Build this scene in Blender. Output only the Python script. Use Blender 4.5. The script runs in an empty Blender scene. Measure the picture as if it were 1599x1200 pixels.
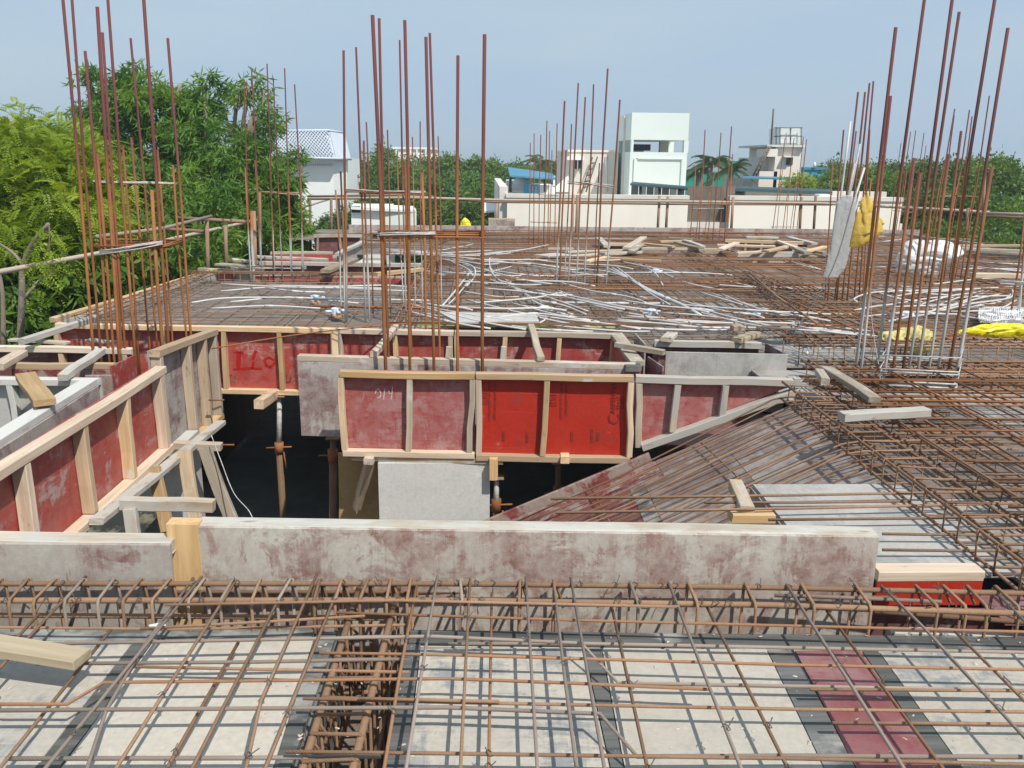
import bpy, math, random
import numpy as np
from mathutils import Vector, Matrix, noise as mnoise
random.seed(7)
S = bpy.context.scene
COL = S.collection

# ------------------------------------------------------------------ camera
CAMH = 1.7
FPX, PCX, PCY = 1350.0, 799.5, 600.0            # focal length and centre for a 1599 x 1200 frame
_D = Vector((-60, 5207, 1350)).normalized()
_Y = Vector((-45, (-1350 ** 2 - 60 * 45) / 5207, 1350)).normalized()
_Z = -_D
_X = _Y.cross(_Z)
cam_d = bpy.data.cameras.new('camera')
cam = bpy.data.objects.new('camera', cam_d)
COL.objects.link(cam)
cr = Vector((_X.x, _Y.x, _Z.x)); cd = Vector((_X.y, _Y.y, _Z.y)); cf = Vector((_X.z, _Y.z, _Z.z))
M = Matrix((( cr.x, -cd.x, -cf.x, 0), (cr.y, -cd.y, -cf.y, 0), (cr.z, -cd.z, -cf.z, CAMH), (0, 0, 0, 1)))
cam.matrix_world = M
cam_d.sensor_fit = 'HORIZONTAL'; cam_d.sensor_width = 36; cam_d.lens = FPX / 1599 * 36
cam_d.clip_start = 0.05; cam_d.clip_end = 6000
S.camera = cam

# ------------------------------------------------------------------ light
SUN_EL, SUN_AZ = math.radians(54), math.radians(146)     # azimuth clockwise from +Y
sun_from = Vector((math.sin(SUN_AZ) * math.cos(SUN_EL), math.cos(SUN_AZ) * math.cos(SUN_EL), math.sin(SUN_EL)))
sl = bpy.data.lights.new('sun', 'SUN'); sl.energy = 4.5; sl.angle = math.radians(0.6); sl.color = (1, .95, .87)
so = bpy.data.objects.new('sun', sl); COL.objects.link(so)
so.rotation_euler = (-sun_from).to_track_quat('-Z', 'Y').to_euler(); so.location = (0, 0, 40)
W = bpy.data.worlds.new('World'); S.world = W; W.use_nodes = True
nt = W.node_tree; nt.nodes.clear()
out = nt.nodes.new('ShaderNodeOutputWorld'); bg = nt.nodes.new('ShaderNodeBackground')
sky = nt.nodes.new('ShaderNodeTexSky'); sky.sky_type = 'NISHITA'; sky.sun_disc = False
sky.sun_elevation = SUN_EL; sky.sun_rotation = SUN_AZ; sky.air_density = 1.2; sky.dust_density = 3; sky.ozone_density = 1.5
tc = nt.nodes.new('ShaderNodeTexCoord'); mp = nt.nodes.new('ShaderNodeMapping'); mp.inputs['Scale'].default_value = (1.1, 2.2, 7)
nz = nt.nodes.new('ShaderNodeTexNoise'); nz.inputs['Scale'].default_value = 1.3; nz.inputs['Detail'].default_value = 6
rmp = nt.nodes.new('ShaderNodeValToRGB')
rmp.color_ramp.elements[0].position = .35; rmp.color_ramp.elements[0].color = (4.3, 5.75, 7.55, 1)
rmp.color_ramp.elements[1].position = .72; rmp.color_ramp.elements[1].color = (5.25, 6.45, 7.4, 1)
mx = nt.nodes.new('ShaderNodeMix'); mx.data_type = 'RGBA'; mx.inputs[0].default_value = .85
L = nt.links.new
L(tc.outputs['Generated'], mp.inputs['Vector']); L(mp.outputs['Vector'], nz.inputs['Vector']); L(nz.outputs['Fac'], rmp.inputs['Fac'])
L(sky.outputs['Color'], mx.inputs[6]); L(rmp.outputs['Color'], mx.inputs[7]); L(mx.outputs[2], bg.inputs['Color'])
bg.inputs['Strength'].default_value = .094
L(bg.outputs[0], out.inputs[0])
S.view_settings.view_transform = 'Standard'; S.view_settings.look = 'None'; S.view_settings.gamma = 1
S.view_settings.use_curve_mapping = False; S.view_settings.exposure = 0.15
S.cycles.max_bounces = 6
HAZE = .0012                                     # density of the haze box built last

# ------------------------------------------------------------------ survey helpers: image sight lines met with real planes of the site
def ray(px, py):
    r = Vector((px - PCX, py - PCY, FPX))
    return Vector((r.dot(_X), r.dot(_Y), r.dot(_Z)))
def PZ(px, py, z=0.0):
    r = ray(px, py); t = (z - CAMH) / r.z
    return Vector((r.x * t, r.y * t, z))
def PY(px, py, y):
    r = ray(px, py); t = y / r.y
    return Vector((r.x * t, y, r.z * t + CAMH))
def PX(px, py, x):
    r = ray(px, py); t = x / r.x
    return Vector((x, r.y * t, r.z * t + CAMH))
def PV(px, py, a, b):
    """sight line met with the vertical plane through the plan points a and b"""
    r = ray(px, py); d = Vector((b[0] - a[0], b[1] - a[1], 0)); n = Vector((-d.y, d.x, 0))
    t = (a[0] * n.x + a[1] * n.y) / (r.x * n.x + r.y * n.y)
    return Vector((r.x * t, r.y * t, r.z * t + CAMH))

# ------------------------------------------------------------------ materials
def mat_new(name):
    m = bpy.data.materials.new(name); m.use_nodes = True
    n = m.node_tree.nodes; n.clear()
    o = n.new('ShaderNodeOutputMaterial'); b = n.new('ShaderNodeBsdfPrincipled')
    m.node_tree.links.new(b.outputs[0], o.inputs[0])
    return m, m.node_tree, b, o
class T:
    """tiny node helper"""
    def __init__(s, nt): s.nt = nt
    def n(s, t, **k):
        x = s.nt.nodes.new(t)
        for a, v in k.items(): setattr(x, a, v)
        return x
    def l(s, a, b): s.nt.links.new(a, b)
    def coord(s, scale, kind='Object', rnd=True):
        if kind == 'Position':
            v = s.n('ShaderNodeNewGeometry').outputs['Position']
        else:
            v = s.n('ShaderNodeTexCoord').outputs['Object']
        if rnd:
            oi = s.n('ShaderNodeObjectInfo'); mu = s.n('ShaderNodeMath', operation='MULTIPLY'); mu.inputs[1].default_value = 57
            s.l(oi.outputs['Random'], mu.inputs[0])
            ad = s.n('ShaderNodeVectorMath', operation='ADD'); s.l(v, ad.inputs[0]); s.l(mu.outputs[0], ad.inputs[1]); v = ad.outputs[0]
        mp = s.n('ShaderNodeMapping'); mp.inputs['Scale'].default_value = scale if isinstance(scale, tuple) else (scale,) * 3
        s.l(v, mp.inputs['Vector']); return mp.outputs[0]
    def noise(s, v, scale=1, detail=5, rough=.6, dist=0):
        x = s.n('ShaderNodeTexNoise'); x.inputs['Scale'].default_value = scale; x.inputs['Detail'].default_value = detail
        x.inputs['Roughness'].default_value = rough; x.inputs['Distortion'].default_value = dist
        s.l(v, x.inputs['Vector']); return x.outputs['Fac']
    def ramp(s, f, a, b, ca=(0, 0, 0, 1), cb=(1, 1, 1, 1)):
        x = s.n('ShaderNodeValToRGB'); e = x.color_ramp.elements
        e[0].position = a; e[0].color = ca; e[1].position = b; e[1].color = cb
        s.l(f, x.inputs[0]); return x.outputs[0]
    def mix(s, f, a, b, mode='MIX'):
        x = s.n('ShaderNodeMix', data_type='RGBA', blend_type=mode)
        for i, v in ((0, f), (6, a), (7, b)):
            if hasattr(v, 'is_linked') or hasattr(v, 'links'): s.l(v, x.inputs[i])
            else: x.inputs[i].default_value = v if i == 0 else (tuple(v) + (1,))[:4]
        return x.outputs[2]
    def math(s, op, a, b):
        x = s.n('ShaderNodeMath', operation=op)
        for i, v in ((0, a), (1, b)):
            if hasattr(v, 'links'): s.l(v, x.inputs[i])
            else: x.inputs[i].default_value = v
        return x.outputs[0]
    def rand(s): return s.n('ShaderNodeObjectInfo').outputs['Random']
    def bump(s, h, b, st=.3, dist=.01):
        x = s.n('ShaderNodeBump'); x.inputs['Strength'].default_value = st; x.inputs['Distance'].default_value = dist
        s.l(h, x.inputs['Height']); s.l(x.outputs[0], b.inputs['Normal'])

def mk_wood(name, base, dark, cem=(.52, .50, .46), amount=.2):
    m, nt, b, o = mat_new(name); t = T(nt)
    v = t.coord((1.2, 26, 26)); g = t.noise(v, 1, 6, .65, .4)
    v2 = t.coord((3, 5, 5)); g2 = t.noise(v2, 1, 5, .65)
    c = t.mix(t.ramp(g, .35, .7), dark, base)
    hsv = t.n('ShaderNodeHueSaturation'); t.l(c, hsv.inputs['Color'])
    t.l(t.math('ADD', t.math('MULTIPLY', t.rand(), .55), .66), hsv.inputs['Value'])
    r2 = t.math('FRACT', t.math('MULTIPLY', t.rand(), 7.31), 0.0)
    t.l(t.math('ADD', t.math('MULTIPLY', r2, -.65), 1.2), hsv.inputs['Saturation'])
    gg = t.math('ADD', g2, t.math('MULTIPLY', t.math('FRACT', t.math('MULTIPLY', t.rand(), 3.77), 0.0), .22))
    c = t.mix(t.ramp(gg, .86 - amount * .6, .95 - amount * .52), hsv.outputs[0], cem)
    dk = t.ramp(t.noise(t.coord((.9, 8, 8)), 1, 7, .75, .8), .52, .72); c = t.mix(t.math('MULTIPLY', dk, .45), c, tuple(x * .5 for x in dark))
    kn = t.noise(t.coord((7, 22, 22)), 1, 2, .5)                     # knots and dirt
    c = t.mix(t.math('MULTIPLY', t.ramp(kn, .68, .76), .55), c, (.12, .075, .04))
    t.l(c, b.inputs['Base Color']); b.inputs['Roughness'].default_value = .8
    t.bump(g, b, .35, .004)
    return m
def mk_ply(name, film, cement, amount, rough=.45, stain=(.10, .06, .055), film2=None, scale=1.0, haze=0.0, spots=0.0):
    """film faced plywood: bare film, cement crust in sharp edged patches, smears along and across, dark stains, splashes"""
    m, nt, b, o = mat_new(name); t = T(nt)
    big = t.noise(t.coord((2.4 * scale, 2.8 * scale, 2.4 * scale)), 1, 12, .74, .5)
    scr = t.noise(t.coord((2.4 * scale, 34 * scale, 3)), 1, 6, .75)
    scr2 = t.noise(t.coord((26 * scale, 2.6 * scale, 3)), 1, 6, .75)
    fine = t.noise(t.coord(42), 1, 5, .75)
    k = t.math('ADD', t.math('MULTIPLY', big, .66), t.math('ADD', t.math('MULTIPLY', scr, .16), t.math('MULTIPLY', scr2, .18)))
    lo = .62 - amount * .26
    mask = t.ramp(k, lo - .022, lo + .03)
    base = t.mix(t.ramp(fine, .35, .7), film, film2 or tuple(x * .75 for x in film))
    if haze: base = t.mix(t.math('MULTIPLY', t.ramp(t.noise(t.coord(7 * scale), 1, 10, .78, .4), .36, .60), haze), base, cement)
    cm = t.mix(t.ramp(fine, .3, .72), tuple(x * .74 for x in cement), cement)
    cm = t.mix(t.math('MULTIPLY', t.ramp(t.noise(t.coord(1.4 * scale), 1, 8, .7), .4, .62), .35), cm, film)
    c = t.mix(mask, base, cm)
    st = t.ramp(t.noise(t.coord((4.2 * scale, 5 * scale, 4)), 1, 9, .8, .6), .54, .70)
    c = t.mix(t.math('MULTIPLY', st, .55), c, stain)
    ln = t.ramp(t.noise(t.coord((1.2 * scale, 120 * scale, 3)), 1, 3, .6, .3), .66, .72)
    c = t.mix(t.math('MULTIPLY', ln, .35), c, tuple(min(1, x * 1.15) for x in cement))
    sp = t.ramp(t.noise(t.coord(26 * scale), 1, 4, .8), .69, .73)
    c = t.mix(t.math('MULTIPLY', sp, .6), c, tuple(min(1, x * 1.1) for x in cement))
    if spots:                                                        # rust drips, boot marks and wet patches left on the deck
        rs = t.ramp(t.noise(t.coord((9, 9, 9)), 1, 9, .8, 1.2), .60, .68); c = t.mix(t.math('MULTIPLY', rs, spots), c, (.20, .115, .06))
        bm = t.ramp(t.noise(t.coord((5, 14, 5)), 1, 7, .72, .8), .58, .66); c = t.mix(t.math('MULTIPLY', bm, spots * .7), c, tuple(x * .55 for x in cement))
        wp = t.ramp(t.noise(t.coord((1.6, 1.1, 1)), 1, 9, .7, .6), .50, .60); c = t.mix(t.math('MULTIPLY', wp, spots * .45), c, tuple(x * .62 for x in cement))
    hsv = t.n('ShaderNodeHueSaturation'); t.l(c, hsv.inputs['Color']); t.l(t.math('ADD', t.math('MULTIPLY', t.rand(), .2), .9), hsv.inputs['Value'])
    t.l(hsv.outputs[0], b.inputs['Base Color'])
    t.l(t.ramp(mask, 0, 1, (rough,) * 3 + (1,), (.85,) * 3 + (1,)), b.inputs['Roughness'])
    t.bump(t.math('ADD', mask, fine), b, .22, .003)
    return m
def mk_rust(name, a, bcol, c, top=None, cement=None, ribs=False, ztop=1.7):
    m, nt, b, o = mat_new(name); t = T(nt)
    n1 = t.noise(t.coord(3.0, 'Position'), 1, 5, .65); n2 = t.noise(t.coord(70, 'Position'), 1, 3, .7)
    col = t.mix(t.ramp(n1, .3, .7), a, bcol)
    col = t.mix(t.math('MULTIPLY', t.ramp(n2, .45, .75), .6), col, c)
    hsv = t.n('ShaderNodeHueSaturation'); t.l(col, hsv.inputs['Color'])
    t.l(t.math('ADD', t.math('MULTIPLY', t.rand(), .55), .7), hsv.inputs['Value'])
    col = hsv.outputs[0]
    if top or cement:
        sp = t.n('ShaderNodeSeparateXYZ'); t.l(t.coord(1.0, 'Position', False), sp.inputs[0])
        z = t.math('ADD', sp.outputs['Z'], t.math('MULTIPLY', t.math('SUBTRACT', n1, .5), .6))
        if top: col = t.mix(t.math('MINIMUM', t.math('MAXIMUM', t.math('MULTIPLY', t.math('SUBTRACT', z, ztop - .35), 1.6), 0), 1), col, top)
        if cement:
            k = t.math('MAXIMUM', t.math('MINIMUM', t.math('MULTIPLY', t.math('SUBTRACT', .78, z), 4), 1), 0)
            col = t.mix(t.math('MULTIPLY', k, t.ramp(t.rand(), .22, .4)), col, cement)
    t.l(col, b.inputs['Base Color']); b.inputs['Roughness'].default_value = .78
    b.inputs['Specular IOR Level'].default_value = .25
    if ribs:
        wv = t.n('ShaderNodeTexWave', wave_type='BANDS', bands_direction='DIAGONAL'); wv.inputs['Scale'].default_value = 62
        wv.inputs['Distortion'].default_value = .3
        t.l(t.coord(1.0, 'Position', False), wv.inputs['Vector']); t.bump(wv.outputs['Fac'], b, .3, .002)
    return m
def mk_plain(name, col, rough=.6, var=.12, scale=3, stain=None, stain_amt=.5, spec=.4, bump=0, kind='Object', streak=False):
    m, nt, b, o = mat_new(name); t = T(nt)
    n1 = t.noise(t.coord(scale, kind), 1, 6, .65)
    c = t.mix(t.ramp(n1, .3, .7), tuple(x * (1 - var) for x in col), tuple(min(x * (1 + var), 1) for x in col))
    if stain:
        sc = (scale * .7, scale * .7, scale * .12) if streak else scale * .45
        c = t.mix(t.math('MULTIPLY', t.ramp(t.noise(t.coord(sc, kind), 1, 8, .7), .5, .75), stain_amt), c, stain)
    t.l(c, b.inputs['Base Color']); b.inputs['Roughness'].default_value = rough; b.inputs['Specular IOR Level'].default_value = spec
    if bump: t.bump(n1, b, bump, .01)
    return m
def mk_leaf(name, a, bb, trans=.35):
    m, nt, b, o = mat_new(name); t = T(nt)
    n1 = t.noise(t.coord(.9, 'Position'), 1, 3, .6); n2 = t.noise(t.coord(9, 'Position'), 1, 2, .5)
    c = t.mix(t.ramp(n1, .32, .68), a, bb); c = t.mix(t.math('MULTIPLY', n2, .3), c, tuple(x * .55 for x in a))
    hsv = t.n('ShaderNodeHueSaturation'); t.l(c, hsv.inputs['Color']); t.l(t.math('ADD', t.math('MULTIPLY', t.rand(), .4), .8), hsv.inputs['Value'])
    c = hsv.outputs[0]
    t.l(c, b.inputs['Base Color']); b.inputs['Roughness'].default_value = .5; b.inputs['Specular IOR Level'].default_value = .3
    tr = t.n('ShaderNodeBsdfTranslucent'); t.l(t.mix(1.0, c, (1.25, 1.2, .5), 'MULTIPLY'), tr.inputs['Color'])
    ms = t.n('ShaderNodeMixShader'); ms.inputs[0].default_value = trans
    t.l(b.outputs[0], ms.inputs[1]); t.l(tr.outputs[0], ms.inputs[2]); t.l(ms.outputs[0], o.inputs[0])
    return m
def mk_plastic(name, col, rough=.35, trans=.3):
    m, nt, b, o = mat_new(name); t = T(nt)
    n1 = t.noise(t.coord(14), 1, 4, .6, 1.0)
    t.l(t.mix(t.ramp(n1, .3, .7), tuple(x * .85 for x in col), col), b.inputs['Base Color']); b.inputs['Roughness'].default_value = rough
    t.bump(n1, b, .5, .02)
    if trans:
        tr = t.n('ShaderNodeBsdfTranslucent'); tr.inputs['Color'].default_value = col + (1,)
        ms = t.n('ShaderNodeMixShader'); ms.inputs[0].default_value = trans
        t.l(b.outputs[0], ms.inputs[1]); t.l(tr.outputs[0], ms.inputs[2]); t.l(ms.outputs[0], o.inputs[0])
    return m

PINE = mk_wood('pine_timber', (.64, .475, .30), (.46, .31, .17), amount=.18)
PINE_PALE = mk_wood('pale_sawn_timber', (.66, .56, .41), (.50, .41, .28), amount=.25)
PINE_OLD = mk_wood('weathered_timber', (.50, .41, .30), (.32, .25, .17), cem=(.44, .42, .38), amount=.45)
PINE_CEM = mk_wood('cement_caked_timber', (.46, .385, .30), (.33, .26, .19), cem=(.40, .38, .34), amount=.6)
PINE_GREY = mk_wood('grey_caked_timber', (.47, .42, .34), (.35, .30, .24), cem=(.46, .445, .40), amount=.72)
PINE_WHITE = mk_wood('whitened_timber', (.49, .465, .42), (.37, .345, .305), cem=(.53, .52, .49), amount=.75)
RED = mk_ply('red_film_plywood', (.47, .026, .012), (.45, .25, .21), .02, .4, haze=.04)
RED_HAZE = mk_ply('hazed_red_plywood', (.33, .050, .042), (.42, .235, .225), .38, .55, stain=(.30, .06, .05), haze=.5, scale=1.5)
RED_OLD = mk_ply('worn_red_plywood', (.37, .034, .024), (.44, .33, .30), .27, .5, haze=.2, scale=1.3)
RED_SPLASH = mk_ply('splashed_red_plywood', (.20, .020, .022), (.34, .29, .25), .50, .3, stain=(.15, .04, .035), scale=2.2, haze=.25)
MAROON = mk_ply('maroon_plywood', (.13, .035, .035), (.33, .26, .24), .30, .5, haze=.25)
GREY_RED = mk_ply('cemented_red_plywood', (.215, .105, .085), (.47, .44, .385), .50, .6, stain=(.18, .125, .105), haze=.5, scale=2.0)
GREY_PALE = mk_ply('pale_cemented_plywood', (.215, .10, .085), (.47, .445, .395), .62, .7, stain=(.21, .15, .13), haze=.5, scale=2.1)
GREY_MAR = mk_ply('cemented_maroon_plywood', (.17, .085, .08), (.45, .42, .39), .50, .6, stain=(.18, .12, .11), haze=.5)
RAMP = mk_ply('stair_slope_plywood', (.16, .095, .08), (.33, .30, .27), .42, .55, stain=(.11, .065, .055), haze=.5)
RAMP_RED = mk_ply('dark_red_slope_plywood', (.16, .030, .028), (.30, .23, .20), .36, .4, stain=(.11, .04, .035), haze=.35)
LANDING = mk_ply('pale_landing_plywood', (.28, .27, .255), (.47, .45, .42), .6, .65, stain=(.23, .215, .20), haze=.4, spots=.4)
GREY_PLY = mk_ply('cemented_grey_plywood', (.34, .33, .31), (.50, .49, .46), .62, .7, stain=(.25, .24, .22), haze=.3)
DECK_CREAM = mk_ply('cream_deck_plywood', (.43, .395, .335), (.49, .455, .39), .62, .65, stain=(.37, .32, .25), haze=.4, spots=.42)
DECK_BLUE = mk_ply('blue_grey_deck_plywood', (.26, .265, .265), (.48, .44, .37), .6, .6, stain=(.23, .235, .235), scale=1.6, spots=.4)
DECK_PINK = mk_ply('dull_maroon_deck_plywood', (.19, .045, .048), (.27, .15, .15), .40, .5, stain=(.17, .03, .03), haze=.45, spots=.4)
DECK_GREY = mk_ply('grey_deck_plywood', (.22, .20, .18), (.37, .35, .32), .5, .7, stain=(.18, .14, .12), haze=.3)
DECK_DIM = mk_ply('brown_grey_deck_plywood', (.145, .11, .088), (.24, .205, .18), .42, .7, stain=(.11, .078, .06), haze=.3)
SEAM = mk_wood('blackened_seam_board', (.19, .195, .182), (.075, .08, .076), cem=(.28, .28, .26), amount=.35)
RUST = mk_rust('rust', (.30, .125, .045), (.22, .085, .035), (.12, .05, .03))
RUST_FG = mk_rust('rust_foreground', (.29, .18, .11), (.21, .12, .07), (.145, .10, .075), ribs=True)
STEEL_FG = mk_rust('dull_steel_foreground', (.28, .235, .205), (.22, .175, .145), (.27, .175, .115), ribs=True)
ORANGE_FG = mk_rust('orange_rust_foreground', (.34, .18, .095), (.28, .145, .078), (.20, .115, .07))
RUST_DK = mk_rust('dark_rust', (.265, .160, .098), (.19, .107, .066), (.125, .076, .052))
RUST_COL = mk_rust('column_rust', (.34, .145, .052), (.265, .10, .038), (.17, .065, .032), top=(.125, .040, .040), ztop=1.6)
RUST_COLC = mk_rust('column_rust_cemented', (.31, .135, .055), (.24, .10, .042), (.155, .065, .036), top=(.12, .042, .042), cement=(.46, .46, .44), ztop=1.55)
CEMBAR = mk_plain('cemented_tie_steel', (.46, .46, .45), .8, .3, 30, stain=(.25, .15, .08), stain_amt=.6)
TUBE = mk_rust('scaffold_tube', (.32, .22, .15), (.24, .15, .10), (.17, .10, .07))
TUBE_L = mk_rust('pale_scaffold_tube', (.40, .34, .27), (.36, .30, .23), (.25, .18, .12))
PROP = mk_rust('prop_steel', (.28, .18, .10), (.20, .12, .07), (.12, .07, .05))
PVC = mk_plain('white_pvc', (.52, .51, .495), .45, .1, 5, stain=(.30, .25, .20), stain_amt=.6)
BOXBLUE = mk_plain('pale_blue_plastic', (.55, .65, .76), .4, .05, 3)
ORANGE_CAP = mk_plain('orange_brown_cap', (.50, .26, .10), .5, .1, 9)
CONC = mk_ply('pale_concrete', (.45, .45, .425), (.55, .545, .515), .55, .85, stain=(.38, .375, .355), haze=.5, scale=1.2)
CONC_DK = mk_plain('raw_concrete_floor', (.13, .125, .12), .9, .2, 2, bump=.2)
OCHRE = mk_ply('ochre_plywood', (.42, .27, .11), (.46, .36, .22), .25, .7, stain=(.24, .15, .08), haze=.2)
BRICK = mk_plain('light_blocking_brick', (.10, .06, .045), .9, .2, 4)
YEL = mk_plastic('bright_yellow_plastic', (.80, .68, .01), .35, .12)
YEL_W = mk_plastic('golden_woven_plastic', (.78, .56, .12), .5, .3)
YEL_P = mk_plastic('pale_yellow_plastic', (.70, .62, .25), .5, .25)
WHT_P = mk_plastic('white_plastic_film', (.84, .84, .84), .25, .25)
CLR_P = mk_plastic('dusty_clear_film', (.58, .58, .565), .3, .35)
WIRE = mk_plain('binding_wire', (.09, .08, .07), .5, .2, 20)
LIME = mk_plain('lime_string', (.45, .55, .05), .7, .1, 20)
BLACK = mk_plain('black_print', (.035, .016, .016), .6, .2, 30)
PRINT = mk_plain('faded_black_print', (.22, .02, .014), .6, .35, 60)
REDP = mk_plain('red_paint', (.40, .014, .011), .5, .1, 30)
CHALK = mk_plain('white_chalk', (.55, .42, .42), .9, .3, 60)
W_CREAM = mk_plain('cream_wall_paint', (.83, .79, .70), .8, .04, .8, stain=(.58, .51, .42), stain_amt=.4, streak=True)
W_CREAM2 = mk_plain('aged_cream_paint', (.66, .625, .57), .85, .05, .9, stain=(.46, .40, .33), stain_amt=.7, streak=True)
W_WHITE = mk_plain('white_wall_paint', (.74, .76, .75), .8, .03, .9, stain=(.62, .64, .61), stain_amt=.5, streak=True)
W_MINT = mk_plain('greenish_white_paint', (.67, .735, .69), .8, .02, 1.2, stain=(.68, .73, .68), stain_amt=.5)
W_PEACH = mk_plain('peach_wall_paint', (.76, .68, .60), .8, .04, .8, stain=(.55, .46, .38), stain_amt=.45, streak=True)
DARKW = mk_plain('dark_window_glass', (.03, .035, .04), .15, .2, 3)
SCREEN = mk_plain('grey_green_screen', (.15, .18, .18), .4, .2, 2)
SHEETBL = mk_plain('blue_roof_sheet', (.06, .21, .32), .5, .1, 2, stain=(.2, .27, .32), stain_amt=.5)
SHEETTEAL = mk_plain('dark_teal_roof_sheet', (.035, .075, .085), .7, .1, 2)
TANKBL = mk_plain('blue_water_tank', (.05, .35, .60), .4, .05, 2)
TANKST = mk_plain('grey_tank_panel', (.62, .66, .66), .35, .1, 2)
NETG = mk_plain('green_shade_net', (.02, .27, .19), .8, .15, 2)
NETW = mk_plain('white_netting', (.66, .66, .66), .7, .1, 8)
LATT = mk_plain('pale_blue_lattice', (.49, .54, .60), .6, .06, 2)
LATT_D = mk_plain('grey_roof_backing', (.44, .49, .555), .7, .06, 2)
BROWNSH = mk_plain('brown_corrugated_sheet', (.16, .13, .11), .7, .2, 3)
GREYSH = mk_plain('pale_grey_sheet', (.48, .49, .50), .6, .08, 1)
BARK = mk_plain('grey_brown_bark', (.22, .18, .14), .9, .25, 8, bump=.5)
LEAF_Y = mk_leaf('yellow_green_leaf', (.20, .33, .03), (.46, .55, .06), .45)
LEAF_M = mk_leaf('mango_leaf', (.058, .15, .026), (.19, .31, .04), .38)
LEAF_D = mk_leaf('dark_leaf', (.050, .115, .026), (.115, .20, .036), .33)
LEAF_E = mk_leaf('light_tree_leaf', (.075, .15, .025), (.17, .25, .04), .36)
LEAF_P = mk_leaf('palm_leaf', (.05, .10, .03), (.09, .14, .04), .3)
GROUND = mk_plain('dry_ground', (.20, .17, .12), .95, .2, .15, stain=(.09, .11, .05), stain_amt=.7, kind='Position')

# ------------------------------------------------------------------ building blocks
def link(o, parent=None):
    COL.objects.link(o)
    if parent is not None: o.parent = parent
    return o
def thing(name, label, cat, loc=(0, 0, 0), group=None):
    o = bpy.data.objects.new(name, None); COL.objects.link(o); o.location = loc
    o.empty_display_size = .1
    o['label'] = label; o['category'] = cat
    if group: o['group'] = group
    return o
def tag(o, label, cat, group=None):
    o['label'] = label; o['category'] = cat
    if group: o['group'] = group
    return o
def base(parent): return Vector(parent.location) if parent is not None else Vector((0, 0, 0))
def mesh_obj(name, verts, faces, m, parent=None, smooth=False, origin=None):
    """world-space vertices; the object sits at origin (first vertex's neighbourhood) below its parent"""
    me = bpy.data.meshes.new(name)
    if origin is None:
        origin = sum((Vector(v) for v in verts), Vector()) / len(verts)
    origin = Vector(origin)
    me.from_pydata([tuple(Vector(v) - origin) for v in verts], [], faces); me.materials.append(m)
    if smooth: me.polygons.foreach_set('use_smooth', [True] * len(me.polygons))
    me.update()
    o = bpy.data.objects.new(name, me); link(o, parent); o.location = origin - base(parent)
    return o
def frame(p0, p1, up=Vector((0, 0, 1))):
    x = (p1 - p0).normalized(); up = Vector(up)
    if abs(x.dot(up)) > .98: up = Vector((0, 1, 0))
    y = up.cross(x).normalized(); z = x.cross(y)
    return x, y, z
_bc = {}
def beam(name, p0, p1, w, h, m, parent=None, up=(0, 0, 1), ch=.004, skew=True):
    """a squared timber or sheet from p0 to p1 (axis), w across, h along up; own axes so the grain follows it"""
    p0 = Vector(p0); p1 = Vector(p1); x, y, z = frame(p0, p1, up); Ln = (p1 - p0).length
    c = min(ch, w * .3, h * .3)
    prof = [(-w / 2 + c, -h / 2), (w / 2 - c, -h / 2), (w / 2, -h / 2 + c), (w / 2, h / 2 - c), (w / 2 - c, h / 2), (-w / 2 + c, h / 2), (-w / 2, h / 2 - c), (-w / 2, -h / 2 + c)]
    vs = []; fs = []
    st = [-.5, -.17, .2, .5] if (skew and Ln > .5) else [-.5, .5]
    for i, s in enumerate(st):
        oy, oz = (0, 0)
        if skew and 0 < i < len(st) - 1: oy, oz = random.uniform(-1, 1) * .008, random.uniform(-1, 1) * .006
        for a, b in prof: vs.append((s * Ln + (random.uniform(-.004, .004) if skew else 0), a + oy, b + oz))
    k = len(st)
    for i in range(k - 1):
        for j in range(8): fs.append((i * 8 + j, i * 8 + (j + 1) % 8, (i + 1) * 8 + (j + 1) % 8, (i + 1) * 8 + j))
    fs.append(tuple(range(7, -1, -1))); fs.append(tuple((k - 1) * 8 + j for j in range(8)))
    me = bpy.data.meshes.new(name); me.from_pydata(vs, [], fs); me.materials.append(m); me.update()
    o = bpy.data.objects.new(name, me); link(o, parent)
    R = Matrix((x, y, z)).transposed().to_4x4()
    R.translation = (p0 + p1) / 2 - base(parent); o.matrix_local = R
    return o
def box(name, lo, hi, m, parent=None):
    (x0, y0, z0), (x1, y1, z1) = lo, hi
    v = [(x0, y0, z0), (x1, y0, z0), (x1, y1, z0), (x0, y1, z0), (x0, y0, z1), (x1, y0, z1), (x1, y1, z1), (x0, y1, z1)]
    return mesh_obj(name, v, [(0, 3, 2, 1), (4, 5, 6, 7), (0, 1, 5, 4), (1, 2, 6, 5), (2, 3, 7, 6), (3, 0, 4, 7)], m, parent)
def prism(name, poly, off, m, parent=None):
    """flat polygon (world points) thickened by the vector off"""
    n = len(poly); off = Vector(off); v = [Vector(p) for p in poly] + [Vector(p) + off for p in poly]
    f = [tuple(range(n - 1, -1, -1)), tuple(range(n, 2 * n))] + [(i, (i + 1) % n, n + (i + 1) % n, n + i) for i in range(n)]
    return mesh_obj(name, v, f, m, parent)
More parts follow.
